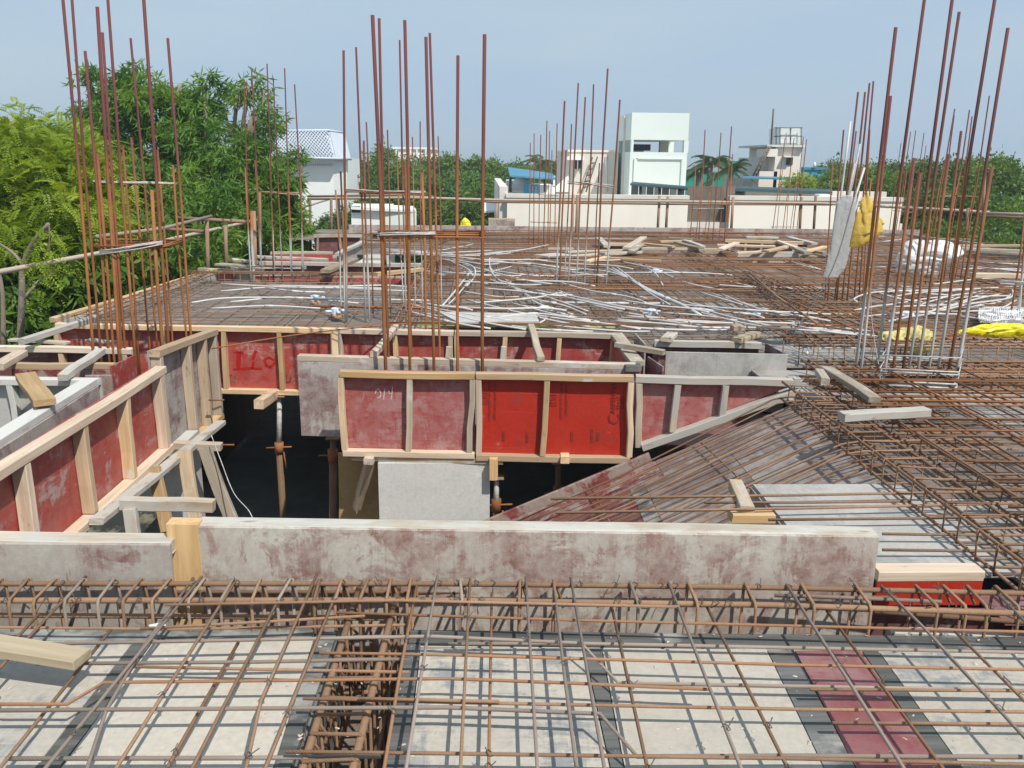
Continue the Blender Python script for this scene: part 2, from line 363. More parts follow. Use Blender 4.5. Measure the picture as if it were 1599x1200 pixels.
def tube_geo(pts, r, n=6, cap=True, base_i=0, taper=None):
    pts = [Vector(p) for p in pts]; vs = []; fs = []
    k = len(pts); ref = None
    for i, p in enumerate(pts):
        d = (pts[min(i + 1, k - 1)] - pts[max(i - 1, 0)]).normalized()
        if ref is None:
            ref = Vector((0, 0, 1)) if abs(d.z) < .9 else Vector((1, 0, 0))
        u = (ref - d * ref.dot(d)).normalized(); w = d.cross(u); ref = u
        rr = r if taper is None else r * taper[i]
        for j in range(n):
            a = 2 * math.pi * j / n; vs.append(p + (u * math.cos(a) + w * math.sin(a)) * rr)
    for i in range(k - 1):
        for j in range(n): fs.append(tuple(base_i + q for q in (i * n + j, i * n + (j + 1) % n, (i + 1) * n + (j + 1) % n, (i + 1) * n + j)))
    if cap:
        fs.append(tuple(base_i + j for j in range(n - 1, -1, -1))); fs.append(tuple(base_i + (k - 1) * n + j for j in range(n)))
    return vs, fs
def tube(name, pts, r, m, parent=None, n=6, taper=None):
    v, f = tube_geo(pts, r, n, taper=taper)
    return mesh_obj(name, v, f, m, parent, smooth=True)
def tubes(name, paths, r, m, parent=None, n=5):
    V = []; F = []
    for p in paths:
        v, f = tube_geo(p, r, n, base_i=len(V)); V += v; F += f
    return mesh_obj(name, V, F, m, parent, smooth=True)
def smooth_path(pts, k=6):
    """Catmull-Rom through the points"""
    pts = [Vector(p) for p in pts]
    if len(pts) < 3: return pts
    P = [pts[0] * 2 - pts[1]] + pts + [pts[-1] * 2 - pts[-2]]; res = []
    for i in range(1, len(P) - 2):
        for j in range(k):
            t = j / k; a, b, c, d = P[i - 1:i + 3]
            res.append(.5 * ((2 * b) + (c - a) * t + (2 * a - 5 * b + 4 * c - d) * t * t + (3 * b - a - 3 * c + d) * t ** 3))
    res.append(pts[-1]); return res
def structure(o): o['kind'] = 'structure'; return o
# ------------------------------------------------------------------ ground, lower storey
def slab_box(name, lo, hi, m): return structure(box(name, lo, hi, m))
GZ = -7.0
g = structure(mesh_obj('ground', [(-2500, -500, GZ), (2500, -500, GZ), (2500, 4500, GZ), (-2500, 4500, GZ)], [(0, 1, 2, 3)], GROUND, origin=(0, 0, GZ)))
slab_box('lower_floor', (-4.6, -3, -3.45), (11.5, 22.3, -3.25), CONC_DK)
def wall(label, lo, hi, m=BRICK):  # brick walls added to block background light and keep the void dark
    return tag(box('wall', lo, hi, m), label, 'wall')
wall('added back wall of the storey below, blocking light behind the dark opening', (-3.2, 16.0, -3.25), (11.2, 16.2, -.35))
wall('added light-blocking side wall of the storey below, right of the dark opening', (2.2, 6.5, -3.25), (2.35, 15.98, -.35))
wall('added light-blocking wall piece of the storey below, beside the foliage gap', (-4.5, 12.6, -3.25), (-4.35, 22, -.35))
wall('added light-blocking outer wall of the storey below, under the foreground deck', (-4.5, -2.9, -3.25), (11.3, -2.75, -.35))
wall('added light-blocking far side wall of the storey below, under the right deck', (11.05, -2.7, -3.25), (11.2, 15.95, -.35))

# ------------------------------------------------------------------ plywood decks
def deck_sheets(parent, x0, y0, x1, y1, z, mats, sx=1.22, sy=.92, gap=.004):
    nx = max(1, round((x1 - x0) / sx)); ny = max(1, round((y1 - y0) / sy))
    for i in range(nx):
        for j in range(ny):
            a = x0 + (x1 - x0) * i / nx; b = x0 + (x1 - x0) * (i + 1) / nx
            c = y0 + (y1 - y0) * j / ny; d = y0 + (y1 - y0) * (j + 1) / ny
            zz = z + random.uniform(-.004, .004)
            beam('plywood_sheet', (a + gap, (c + d) / 2, zz - .009), (b - gap, (c + d) / 2, zz - .009), d - c - 2 * gap, .018, random.choice(mats), parent, ch=.001, skew=False)
# foreground deck
fg = thing('deck_formwork', 'cream and grey plywood slab deck with black seam boards in the foreground', 'formwork deck', (0, 1.5, 0))
def lineX(a, b, y):
    """plan point at depth y on the image line a-b lying in the deck"""
    A, B = PZ(*a), PZ(*b); t = (y - A.y) / (B.y - A.y); return A.x + (B.x - A.x) * t
def deck_strip(name, la, lb, y0, y1, m, z=0.0, slope=0.0):
    g = .002
    P = [Vector((lineX(*la, y0) + g, y0, z)), Vector((lineX(*lb, y0) - g, y0, z)), Vector((lineX(*lb, y1) - g, y1, z)), Vector((lineX(*la, y1) + g, y1, z))]
    return prism(name, P, (0, 0, -.018), m, fg)
e_left = ((-700, 1000), (-1010, 1190)); e1 = ((206, 1006), (61, 1192)); e2 = ((236, 1006), (94, 1200)); e3 = ((490, 1000), (427, 1200)); e4 = ((527, 988), (457, 1192))
e5 = ((630, 1008), (600, 1200)); e6 = ((657, 1009), (634, 1200)); e7 = ((911, 1010), (953, 1200)); e8 = ((939, 1010), (975, 1200))
e9 = ((1199, 1018), (1287, 1200)); e10 = ((1243, 1020), (1337, 1200)); e11 = ((1348, 1020), (1472, 1200)); e12 = ((1374, 1020), (1503, 1200)); e13 = ((1650, 1020), (1880, 1200)); e14=((1700,1020),(1930,1200)); e15=((2400,1020),(2800,1200))
YN, YF = 1.35, 2.80
for la, lb, nm, m, yf in ((e_left, e1, 'plywood_sheet', DECK_BLUE, 2.84), (e1, e2, 'seam_board', SEAM, 2.84), (e2, e3, 'plywood_sheet', DECK_CREAM, 2.84), (e3, e4, 'seam_board', SEAM, 2.89),
                          (e5, e6, 'seam_board', SEAM, 2.80), (e6, e7, 'plywood_sheet', DECK_BLUE, 2.77), (e7, e8, 'seam_board', SEAM, 2.765), (e8, e9, 'plywood_sheet', DECK_CREAM, 2.755),
                          (e9, e10, 'seam_board', SEAM, 2.745), (e10, e11, 'plywood_sheet', DECK_PINK, 2.74), (e11, e12, 'seam_board', SEAM, 2.735), (e12, e13, 'plywood_sheet', DECK_BLUE, 2.72), (e13, e14, 'seam_board', SEAM, 2.71), (e14, e15, 'plywood_sheet', DECK_CREAM, 2.70)):
    deck_strip(nm, la, lb, YN, yf, m)
deck_sheets(fg, -4.3, -2.6, 4.6, 1.34, -.002, [DECK_CREAM, DECK_GREY, DECK_BLUE])
# edge boards along the beam trough
beam('seam_board', PZ(-500, 990) - Vector((0, 0, .009)), PZ(488, 986) - Vector((0, 0, .009)), .085, .016, SEAM, fg)
beam('seam_board', PZ(640, 992) - Vector((0, 0, .009)), PZ(2100, 1006) - Vector((0, 0, .009)), .085, .016, SEAM, fg)
# trough sides and bottoms
def board(p, q, zt, zb, th, m, parent, name='side_board'):
    p = Vector((p[0], p[1], 0)); q = Vector((q[0], q[1], 0)); zc = (zt + zb) / 2
    return beam(name, p + Vector((0, 0, zc)), q + Vector((0, 0, zc)), th, zt - zb, m, parent, ch=.002, skew=False)
board((-.545, 1.2), (-.535, 2.9), -.02, -.36, .018, SEAM, fg); board((-.285, 1.2), (-.275, 2.84), -.02, -.36, .018, SEAM, fg)
beam('soffit_board', (-.41, 1.2, -.37), (-.41, 3.2, -.37), .3, .018, DECK_DIM, fg, skew=False)
beam('soffit_board', (-4.3, 3.06, -.362), (-.6, 3.06, -.362), .42, .018, DECK_GREY, fg, skew=False); beam('soffit_board', (-.2, 3.0, -.362), (4.5, 2.9, -.362), .42, .018, DECK_GREY, fg, skew=False)
board((-4.3, 2.89), (-.56, 2.885), -.02, -.35, .018, MAROON, fg); board((-.26, 2.83), (4.5, 2.66), -.02, -.35, .018, GREY_PLY, fg)

# near right landing and deck
rd = thing('deck_formwork', 'grey plywood deck under the dense rebar mat right of the stair opening', 'formwork deck', (4, 5, 0))
zR = -.02
deck_sheets(rd, 2.3, 3.25, 10.8, 7.15, zR, [DECK_GREY, DECK_DIM, DECK_GREY])
beam('landing_sheet', (1.48, 3.86, -.012), (2.29, 3.86, -.012), 1.08, .018, LANDING, rd, skew=False)
board((1.475, 3.3), (1.475, 4.4), -.022, -.4, .016, GREY_MAR, rd)
deck_sheets(rd, 4.6, .5, 10.8, 3.2, zR - .02, [DECK_GREY, DECK_DIM])
prism('plywood_sheet', [(2.05, 2.98, -.03), (4.6, 2.9, -.03), (4.6, 3.24, -.03), (2.05, 3.24, -.03)], (0, 0, -.016), DECK_PINK, rd)
# back deck
bd = thing('deck_formwork', 'brown grey plywood slab deck under the rebar behind the red formwork', 'formwork deck', (2, 14, 0))
deck_sheets(bd, -4.2, 8.5, -1.0, 12.3, 0, [DECK_DIM])
deck_sheets(bd, -1.0, 8.32, 1.28, 12.3, 0, [DECK_DIM, DECK_GREY, DECK_DIM])
deck_sheets(bd, 1.28, 7.75, 2.62, 12.3, 0, [DECK_DIM, DECK_GREY])
deck_sheets(bd, 2.62, 7.18, 10.8, 12.3, 0, [DECK_DIM, DECK_GREY, DECK_DIM])
deck_sheets(bd, -.85, 12.3, 10.8, 16.0, 0, [DECK_DIM])
deck_sheets(bd, -2.6, 16.0, 10.8, 21.6, 0, [DECK_DIM])
deck_sheets(bd, -4.2, 18.9, -2.6, 21.6, 0, [DECK_DIM])
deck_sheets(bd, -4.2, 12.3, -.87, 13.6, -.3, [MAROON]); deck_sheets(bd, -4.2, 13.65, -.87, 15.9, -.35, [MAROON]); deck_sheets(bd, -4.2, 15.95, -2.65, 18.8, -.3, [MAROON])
# soffits of the sunken beams in the middle
mb = thing('beam_soffit', 'plywood beam bottoms low between the red formwork panels', 'formwork', (0, 6.8, -.6))
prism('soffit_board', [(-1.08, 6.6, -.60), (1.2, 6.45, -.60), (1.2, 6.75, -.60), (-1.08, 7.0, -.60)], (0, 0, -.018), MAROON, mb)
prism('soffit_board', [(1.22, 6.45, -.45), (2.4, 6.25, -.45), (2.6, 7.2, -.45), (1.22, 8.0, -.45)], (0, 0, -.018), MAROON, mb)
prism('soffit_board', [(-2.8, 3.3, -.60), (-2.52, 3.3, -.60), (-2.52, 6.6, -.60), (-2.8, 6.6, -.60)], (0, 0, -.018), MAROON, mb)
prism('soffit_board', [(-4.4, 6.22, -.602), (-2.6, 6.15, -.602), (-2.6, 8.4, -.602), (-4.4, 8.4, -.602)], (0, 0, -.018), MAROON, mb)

# ------------------------------------------------------------------ shuttering panels
def panel(label, p, q, zt, zb, studs, face, rail, ztq=None, zbq=None, d=.07, rw=.05, lift=0, ends=True, group=None, top=True, bottom=True, stud_w=.045):
    """framed formwork panel; p-q is the front of the frame in plan, the viewer's side is to the right of p->q turned to -y"""
    p = Vector((p[0], p[1], 0)); q = Vector((q[0], q[1], 0)); x = (q - p).normalized(); n = Vector((x.y, -x.x, 0))
    ztq = zt if ztq is None else ztq; zbq = zb if zbq is None else zbq; Ln = (q - p).length
    t = thing('formwork', label, 'formwork panel', (p + q) / 2 + Vector((0, 0, min(zb, zbq))), group)
    back = -n * d
    prism('plywood', [p + back + Vector((0, 0, zb)), q + back + Vector((0, 0, zbq)), q + back + Vector((0, 0, ztq - .004)), p + back + Vector((0, 0, zt - .004))], -n * .014, face, t)
    pl = t.children[-1]
    # give the sheet axes along its length so that the smears follow it
    pm = pl.data; R = Matrix((x, Vector((0, 0, 1)), n)).transposed().to_4x4(); pm.transform(R.inverted()); pl.rotation_euler = R.to_euler()
    mid = -n * (d / 2 + .001)
    if top: beam('rail', p + mid + Vector((0, 0, zt - rw / 2)), q + mid + Vector((0, 0, ztq - rw / 2)), d, rw, rail, t)
    if bottom: beam('rail', p + mid + Vector((0, 0, zb + rw / 2)), q + mid + Vector((0, 0, zbq + rw / 2)), d, rw, rail, t)
    for s in studs:
        a = s / Ln; z1 = zt + (ztq - zt) * a - (rw + .001 if top else 0); z0 = zb + (zbq - zb) * a + (rw + .001 if bottom else 0)
        c = p + x * s + mid
        if z1 - z0 > .03:
            j = random.uniform(-.012, .012)
            beam('stud', c + Vector((0, 0, z0)) + x * j, c + Vector((0, 0, z1)) - x * j, stud_w, d * random.uniform(.9, .98), rail, t, up=n)
    return t
def svals(pxs, py, p, q):
    p = Vector((p[0], p[1], 0)); q = Vector((q[0], q[1], 0)); x = (q - p).normalized()
    return [(Vector((v.x, v.y, 0)) - p).dot(x) for v in (PV(px, py, p, q) for px in pxs)]

# front face of the middle beam, three panels
A0, A1 = PZ(530, 582, .1), PZ(990, 590, .1); A2 = PZ(1250, 598, .1)
pa = PV(741, 585, A0, A1)
panel('hazed pinkish red formwork panel in pine frame above the grey pier', A0, pa, .11, -.585, svals([534, 638, 735], 640, A0, pa), RED_HAZE, PINE)
pb = PV(743.5, 585, A0, A1); pc = PV(990, 590, A0, A1)
pn = panel('clean bright red formwork panel with black print, middle of the front row', pb, pc, .11, -.60, svals([747, 851, 985], 640, pb, pc), RED, PINE)
# triangular side panel of the stair
T0 = PV(993, 592, A1, A2); T1 = PV(1251, 600, A1, A2)
xT = (T1 - T0); xT.z = 0; xT.normalize(); nT = Vector((xT.y, -xT.x, 0))
tri = thing('formwork', 'triangular dusty red formwork panel beside the stair slope', 'formwork panel', (T0 + T1) / 2 * 1.0)
def TV(px, py, off=0): return PV(px, py, T0, T1) + nT * off
prism('plywood', [TV(995, 700, -.07), TV(1225, 612, -.07), TV(1250, 604, -.07), TV(1250, 597, -.07), TV(995, 590, -.07)], -nT * .014, RED_HAZE, tri)
pl = tri.children[-1]; R = Matrix((xT, Vector((0, 0, 1)), nT)).transposed().to_4x4(); pl.data.transform(R.inverted()); pl.rotation_euler = R.to_euler()
beam('rail', TV(993, 593, -.036), TV(1252, 600, -.036), .07, .055, PINE_CEM, tri)
beam('rail', TV(1003, 700, -.034), TV(1250, 613, -.034), .085, .06, PINE_CEM, tri)
for a, b, c, d_ in ((998, 600, 997, 700), (1059, 602, 1050, 676), (1134, 603, 1128, 652), (1244, 604, 1244, 610)):
    if a == 1244: beam('stud', TV(1246, 606, -.03), TV(1246, 592, -.03), .05, .06, PINE_CEM, tri, up=nT)
    else: beam('stud', TV(a, b, -.036), TV(c, d_, -.036), .05, .066, PINE_CEM, tri, up=nT)
# print on the bright red panel
xA = (pc - pb); xA.z = 0; xA.normalize(); nA = Vector((xA.y, -xA.x, 0))
def AV(px, py, off=-.066): return PV(px, py, Vector(pb) + nA * off, Vector(pc) + nA * off)
def stroke(pts, w, m, parent, name='print_stroke', proj=AV, n=nA):
    P = [proj(*p) for p in pts]; V = []; F = []
    for a, b in zip(P[:-1], P[1:]):
        d = (b - a).normalized(); s = d.cross(n).normalized() * w / 2; k = len(V)
        a2, b2 = a - d * w * .3, b + d * w * .3
        V += [a2 + s, b2 + s, b2 - s, a2 - s, a2 + s - n * .002, b2 + s - n * .002, b2 - s - n * .002, a2 - s - n * .002]
        F += [tuple(k + i for i in f) for f in ((0, 3, 2, 1), (4, 5, 6, 7), (0, 1, 5, 4), (1, 2, 6, 5), (2, 3, 7, 6), (3, 0, 4, 7))]
    return mesh_obj(name, V, F, m, parent)
for ox in (750, 858, 963):
    oy = 614 if ox == 750 else (617 if ox == 858 else 621)
    stroke([(ox, oy), (ox + 10, oy), (ox + 10, oy + 17), (ox, oy + 17), (ox, oy + 13)], .007, PRINT, pn, 'printed_mark')
    stroke([(ox + 1, oy + 4), (ox + 7, oy + 4), (ox + 7, oy + 8), (ox + 2, oy + 8), (ox + 2, oy + 13), (ox + 7, oy + 13)], .006, PRINT, pn, 'printed_mark')
for cx, y0, y1 in ((764, 597, 654), (773, 600, 656), (876, 600, 654), (884, 602, 650)):   # columns of tiny print
    y = y0
    while y < y1:
        hgt = random.choice((2.5, 3.2, 4)); stroke([(cx + random.uniform(-.5, .5), y), (cx + random.uniform(-.5, .5), y + hgt)], random.uniform(.008, .018), PRINT, pn, 'printed_line'); y += hgt + random.uniform(1, 2)
for cx, y0, y1 in ((786, 675, 688), (823, 676, 690), (893, 676, 688), (924, 672, 690), (933, 676, 688)):
    stroke([(cx, y0), (cx, y1)], .02, PRINT, pn, 'printed_line')
def font_print(txt, size, at, m, parent, proj=AV, xdir=None, n=nA, rot=0, name='lettering'):
    cu = bpy.data.curves.new(name, 'FONT'); cu.body = txt; cu.size = size; cu.extrude = .0015; cu.resolution_u = 2
    cu.materials.append(m); o = bpy.data.objects.new(name, cu); link(o, parent)
    xd = xdir if xdir is not None else xA
    zz = n; yy = Vector((0, 0, 1)); R = Matrix((xd, yy, zz)).transposed().to_4x4() @ Matrix.Rotation(rot, 4, 'Z')
    R.translation = proj(*at) - base(parent); o.matrix_local = R
    bpy.context.view_layer.update(); me = bpy.data.meshes.new_from_object(o); k = bpy.data.objects.new(name, me); link(k, parent); k.matrix_local = R
    bpy.data.objects.remove(o); return k
font_print('C', .13, (967, 664), PRINT, pn, rot=math.pi / 2)
font_print('ARPENTER', .052, (960, 646), PRINT, pn, rot=math.pi / 2)
pk = [o for o in bpy.data.objects if o.get('label', '').startswith('hazed pinkish')][0]
def KV(px, py): return PV(px, py, Vector(A0) + nA * -.067, Vector(pa) + nA * -.067)
for s_ in ([(586.2, 615), (587.5, 609), (591, 607.5), (593, 611), (595, 616), (593, 621), (589, 622)], [(600.5, 608), (599, 624.5)], [(607, 610), (608, 615.5), (612.5, 615.5)], [(613, 605), (611.2, 624)]): stroke(s_, .008, CHALK, pk, 'chalk_stroke', KV)

# the batten and pier under the first panel
bp = PV(548, 716, A0, A1); bq = PV(785, 723, A0, A1)
tag(beam('batten', bp - nA * .05, bq - nA * .05, .06, .05, PINE_OLD), 'long pine batten under the pinkish red panel on the grey pier', 'timber')
pr = thing('concrete_pier', 'pale grey concrete pier under the middle of the front formwork', 'pier', (-.40, 6.9, -3.25))
pl_, pr_ = PY(590, 722, 6.47), PY(765, 724, 6.47); box('shaft', (pl_.x, 6.47, -3.24), (pr_.x, 6.95, pr_.z), CONC, pr)
tag(beam('side_form', PY(536, 712, 6.86) + Vector((0, 0, .02)), PY(537, 900, 6.86), .02, .6, OCHRE, up=(1, 0, 0)), 'ochre plywood side form left of the grey pier', 'plywood form')
for o in [COL.objects['side_form']]: o.location.x += .26
def plank(a, b, w, h, m, label, group=None, up=(0, 0, 1), name='plank', cat='plank'):
    return tag(beam(name, a, b, w, h, m, up=up), label, cat, group)
plank(PV(577, 718, A0, A1) - nA * .02, PV(548, 812, A0, A1) - nA * .25, .07, .06, PINE_OLD, 'slanting pine strut against the ochre form left of the grey pier', name='strut', cat='timber')
plank(PV(771, 714, A0, A1) + nA * .02, PV(771, 746, A0, A1) + nA * .02, .065, .08, PINE, 'short upright pine block at the right end of the long batten', name='block', cat='timber', up=nA)
plank(PV(882, 717, A0, A1) - nA * .2, PV(882, 717, A0, A1) + nA * .03, .07, .055, PINE, 'pine joist end poking out under the bright red panel', name='joist', cat='timber')
plank(PV(577, 718, A0, A1) - nA * .2, PV(577, 718, A0, A1) + nA * .05, .075, .055, PINE, 'pine joist end poking out under the pinkish red panel', name='joist', cat='timber')

# board behind (inner side of the middle beam)
B0, B1 = PZ(465, 560, .1), PZ(990, 574, .1)
bb = thing('formwork', 'grey smeared formwork board behind the red panels, its left end showing', 'formwork board', (B0 + B1) / 2)
pB = PV(465, 562, B0, B1); qB = PV(992, 574, B0, B1)
board(pB, qB, .075, -.565, .016, GREY_MAR, bb, 'face_sheet')
xB = (qB - pB); xB.z = 0; xB.normalize(); nB = Vector((xB.y, -xB.x, 0))
beam('top_rail', Vector((pB.x, pB.y, .102)) - nB * .03, Vector((qB.x, qB.y, .102)) - nB * .03, .075, .05, PINE, bb)
beam('end_stud', Vector((pB.x + .03, pB.y, -.55)) - nB * .045, Vector((pB.x + .03, pB.y, .07)) - nB * .045, .05, .06, PINE_CEM, bb, up=nB)

# back wall of the second opening (long red formwork)
C0, C1 = PZ(90, 507, .1), PZ(960, 524, .1)
def cpan(xa, xb, label, studs, face):
    p = PV(xa, 510, C0, C1); q = PV(xb, 520, C0, C1)
    return panel(label, p, q, .11, -.57, svals(studs, 560, p, q), face, PINE)
cpan(86, 524, 'long worn red formwork panel with red painted strokes behind the left opening', [91, 258, 350, 437, 519], RED_OLD)
cC = [o for o in bpy.data.objects if o.get('label', '').startswith('long worn red')][0]
cpan(526, 708, 'worn red formwork panel behind the middle column bars', [530, 618, 704], RED_OLD)
cpan(710, 962, 'red formwork panel at the right end of the back row', [714, 787, 871, 956], RED_OLD)
xC = (C1 - C0); xC.z = 0; xC.normalize(); nC = Vector((xC.y, -xC.x, 0))
def CV(px, py): return PV(px, py, Vector(C0) - nC * .067, Vector(C1) - nC * .067)
for pts, w in (([(366, 551), (379, 551)], .02), ([(373, 551), (372, 575)], .045), ([(365, 577), (382, 576)], .02), ([(399, 549), (395, 561)], .03), ([(396, 566), (394, 575)], .03), ([(384, 575), (408, 576)], .022),
               ([(414, 561), (420, 559), (428, 562)], .02), ([(413, 563), (416, 571), (422, 574), (429, 567)], .026)):
    stroke(pts, w, REDP, cC, 'painted_stroke', CV, nC)
for cx, cy in ((449, 592), (362, 591)):
    stroke([(cx + 5 * math.cos(a), cy + 5.5 * math.sin(a)) for a in [i * math.pi / 6 - .6 for i in range(11)]], .014, MAROON, cC, 'stain_ring', CV, nC)
stroke([(707, 551), (712, 543), (716, 552), (722, 541)], .03, REDP, [o for o in bpy.data.objects if o.get('label', '').startswith('worn red formwork panel behind')][0], 'painted_stroke', CV, nC)
# right end closing panel running back to the middle beam
plank(PZ(962, 523, .085), PZ(996, 568, .085), .12, .04, PINE_OLD, 'wide pine top board running back from the red panels to the middle beam', name='top_board')
e = thing('formwork', 'dark red end board closing the second opening at its right', 'formwork board', (1.24, 7.4, -.2))
board((1.235, 8.0), (1.265, 6.72), .06, -.57, .016, RED_OLD, e, 'face_sheet')
tag(beam('block', PZ(975, 574, .1), PZ(1000, 574, .1), .12, .05, SEAM), 'black wrapped block at the right end of the middle beam', 'block')

# left beam panel along the stair opening
D0, D1 = Vector((-2.47, 3.35, 0)), Vector((-2.44, 6.58, 0))
panel('long red formwork panel in yellow pine frame along the left side of the opening', D0, D1, .13, -.56, [PX(x, y, -2.46).y - 3.35 for x, y in ((50, 770), (137, 690), (200, 640), (252, 600))] + [.25, .72], RED_OLD, PINE, d=.085, rw=.055, stud_w=.06)
# taller end panel
d2a, d2b = Vector((-2.50, 6.63, 0)), Vector((-2.50, 8.12, 0))
panel('tall maroon grey formwork panel at the far end of the left side of the opening', d2a, d2b, .24, -.76, [.05, .72, 1.12, 1.44], GREY_MAR, PINE, ztq=.12, d=.085, rw=.055, stud_w=.06)
# white topped board left of that beam
E0, E1 = PZ(-150, 788, .1), PZ(152, 597, .1)
eb = thing('formwork', 'white topped maroon board running back at the far left', 'formwork board', (E0 + E1) / 2)
board(E0, E1, .075, -.5, .016, GREY_MAR, eb, 'face_sheet')
xE = (E1 - E0).normalized(); nE = Vector((xE.y, -xE.x, 0))
beam('top_rail', E0 - nE * .055, E1 - nE * .055, .11, .05, PINE_WHITE, eb)
# far side of the left opening
G0, G1 = Vector((-5.2, 6.33, 0)), PZ(150, 598, .1)
panel('white painted panel frame with grey sheet at the far left', G0, G1, .12, -.55, [.9, 1.75, 2.3], GREY_PLY, PINE_WHITE)
F2a, F2b = PZ(18, 572, .1), PZ(178, 573, .1)
f2 = thing('formwork', 'chipped maroon board behind the white painted panel', 'formwork board', (F2a + F2b) / 2)
board(F2a, F2b, .075, -.5, .016, RED_SPLASH, f2, 'face_sheet'); beam('top_rail', F2a + Vector((0, .02, 0)), F2b + Vector((0, .02, 0)), .05, .05, PINE, f2)
f3 = thing('formwork', 'small red and white board beside the left column', 'formwork board', PZ(205, 585, .05))
board(PZ(133, 582, .1), PZ(174, 582, .1), .08, -.4, .016, GREY_RED, f3, 'face_sheet'); board(PZ(173, 578, .1), PZ(210, 560, .1), .13, -.4, .016, RED_OLD, f3, 'side_sheet')
F1a, F1b = Vector((-5.2, 7.38, 0)), PZ(205, 549, .1)
panel('dark maroon panel in pine frame in front of the left column', F1a, F1b, .12, -.52, [1.0, 1.62, 2.17], MAROON, PINE)
plank(PZ(33, 534, .2), PZ(152, 497, .22), .06, .05, PINE_CEM, 'long pale plank slanting up beside the left column', name='plank')
plank(PZ(17, 531, .14), PZ(106, 536, .14), .07, .025, PINE_OLD, 'thin grey plank lying on the pine rail at the far left')
plank(PZ(139, 531, .14), PZ(177, 536, .14), .08, .02, PINE_CEM, 'short thin offcut beside the foot of the left column', name='offcut', cat='offcut')
plank(PZ(-5, 574, .15), PZ(33, 552, .15), .1, .05, PINE_OLD, 'thick pine plank cut by the left edge of the picture')
plank(PZ(157, 549, .17), PZ(98, 590, .15), .075, .05, PINE_OLD, 'grey pine plank laid across from the pine rail to the white rail')
plank(PZ(40, 587, .17), PZ(70, 629, .17), .13, .045, PINE, 'broad yellow plank tilted onto the white topped board')
# left deck edge
le = thing('edge_board', 'long grey edge board with pine top along the left side of the deck', 'edge board', (-4.1, 10.6, 0))
L0, L1 = PZ(88, 500, .1), PZ(340, 422, .1)
board(L0, L1, .075, -.2, .016, GREY_PLY, le, 'face_sheet'); beam('top_rail', L0 + Vector((-.035, 0, 0)), L1 + Vector((-.035, 0, 0)), .07, .05, PINE, le)

# long board of the foreground beam
q0, q1 = PZ(303, 821, .3), PZ(1372, 837, .3)
lb_ = thing('formwork', 'long cement smeared grey board with red traces across the picture behind the front beam', 'formwork board', (q0 + q1) / 2)
mz = .09
board(q0, q1, .298, -.34, .016, GREY_RED, lb_, 'face_sheet')
xq = (q1 - q0).normalized(); nq = Vector((xq.y, -xq.x, 0))
beam('top_rail', q0 - nq * .053 + Vector((0, 0, -.026)), q1 - nq * .053 + Vector((0, 0, -.026)), .088, .05, PINE_GREY, lb_, ch=.008)
beam('end_sheet', Vector((q1.x - .008, q1.y, .1)) - nq * .004, Vector((q1.x - .008, q1.y, .1)) - nq * .075, .014, .3, GREY_PLY, lb_)
r0, r1 = PZ(-300, 846, .25), PZ(266, 850, .25)
lb2 = thing('formwork', 'shorter grey and red board with a pale top at the left, before the pine block', 'formwork board', (r0 + r1) / 2)
board(r0, r1, .25, -.34, .016, GREY_PALE, lb2, 'face_sheet'); beam('top_rail', r0 + Vector((0, .053, -.022)), r1 + Vector((0, .053, -.022)), .088, .05, PINE_OLD, lb2)
kb = PY(286, 860, 3.17)
plank(Vector((kb.x, 3.2, -.3)), Vector((kb.x + .003, 3.2, PY(286, 815, 3.2).z)), .125, .07, PINE, 'upright pine block between the two boards behind the front beam', name='block', cat='timber', up=(0, -1, 0))
# small bright red board at the right end
s0, s1 = PY(1371, 893, 3.1), PY(1535, 896, 3.1)
board((1.56, 3.10), (2.6, 3.04), -.026, -.34, .016, MAROON, fg)
beam('soffit_piece', (1.6, 3.0, -.1), (2.3, 2.97, -.12), .05, .06, PINE_OLD, fg)
sb = thing('formwork', 'short bright red board with pine top at the right end of the long grey board', 'formwork board', (s0 + s1) / 2)
board(s0, s1, .105, -.02, .016, RED, sb, 'face_sheet'); beam('top_rail', Vector((s0.x, s0.y + .03, .108)), Vector((s1.x, s1.y + .03, .108)), .08, .045, PINE, sb)

# duct box behind the triangle
k0, k1 = PZ(1040, 549, .12), PZ(1230, 553, .12)
db = thing('formwork_box', 'small grey formwork box around a dark pit behind the triangular panel', 'formwork box', (k0 + k1) / 2)
board(k0, k1, .118, -.4, .016, GREY_PLY, db, 'front_sheet')
k2, k3 = PZ(1022, 536, .1), PZ(1188, 540, .1)
board(k2 + Vector((0, .05, 0)), k3 + Vector((0, .05, 0)), .09, -.4, .014, MAROON, db, 'back_sheet'); beam('rail', k2, k3, .06, .06, PINE_CEM, db)
board(k1 + Vector((0, .012, 0)), PZ(1196, 536, .11), .11, -.4, .014, MAROON, db, 'side_sheet')
board(PZ(992, 519, .12), PZ(1008, 536, .12), .11, -.2, .014, GREY_MAR, db, 'side_sheet'); board(PZ(1012, 555, .12), PZ(1036, 571, .12), .11, -.3, .014, MAROON, db, 'side_sheet')
for x in (1113, 1180): beam('stud', PZ(x, 544, .05), PZ(x, 544, -.3) , .05, .05, PINE_CEM, db)
plank(PZ(962, 538, .16), PZ(1037, 551, .14), .06, .045, PINE_OLD, 'pale plank bridging from the red panels to the grey pit box')
plank(PZ(1040, 531, .15), PZ(1050, 522, .15), .1, .04, PINE_OLD, 'small offcut on the back rail of the grey pit box, left one', name='offcut', cat='offcut')
plank(PZ(1150, 532, .15), PZ(1180, 522, .15), .1, .045, PINE_OLD, 'small wedge offcut on the back rail of the grey pit box, right one', name='offcut', cat='offcut')
plank(PZ(523, 519, .13), PZ(524, 560, .09), .055, .05, PINE, 'rough pine stake leaning on the long red panel')
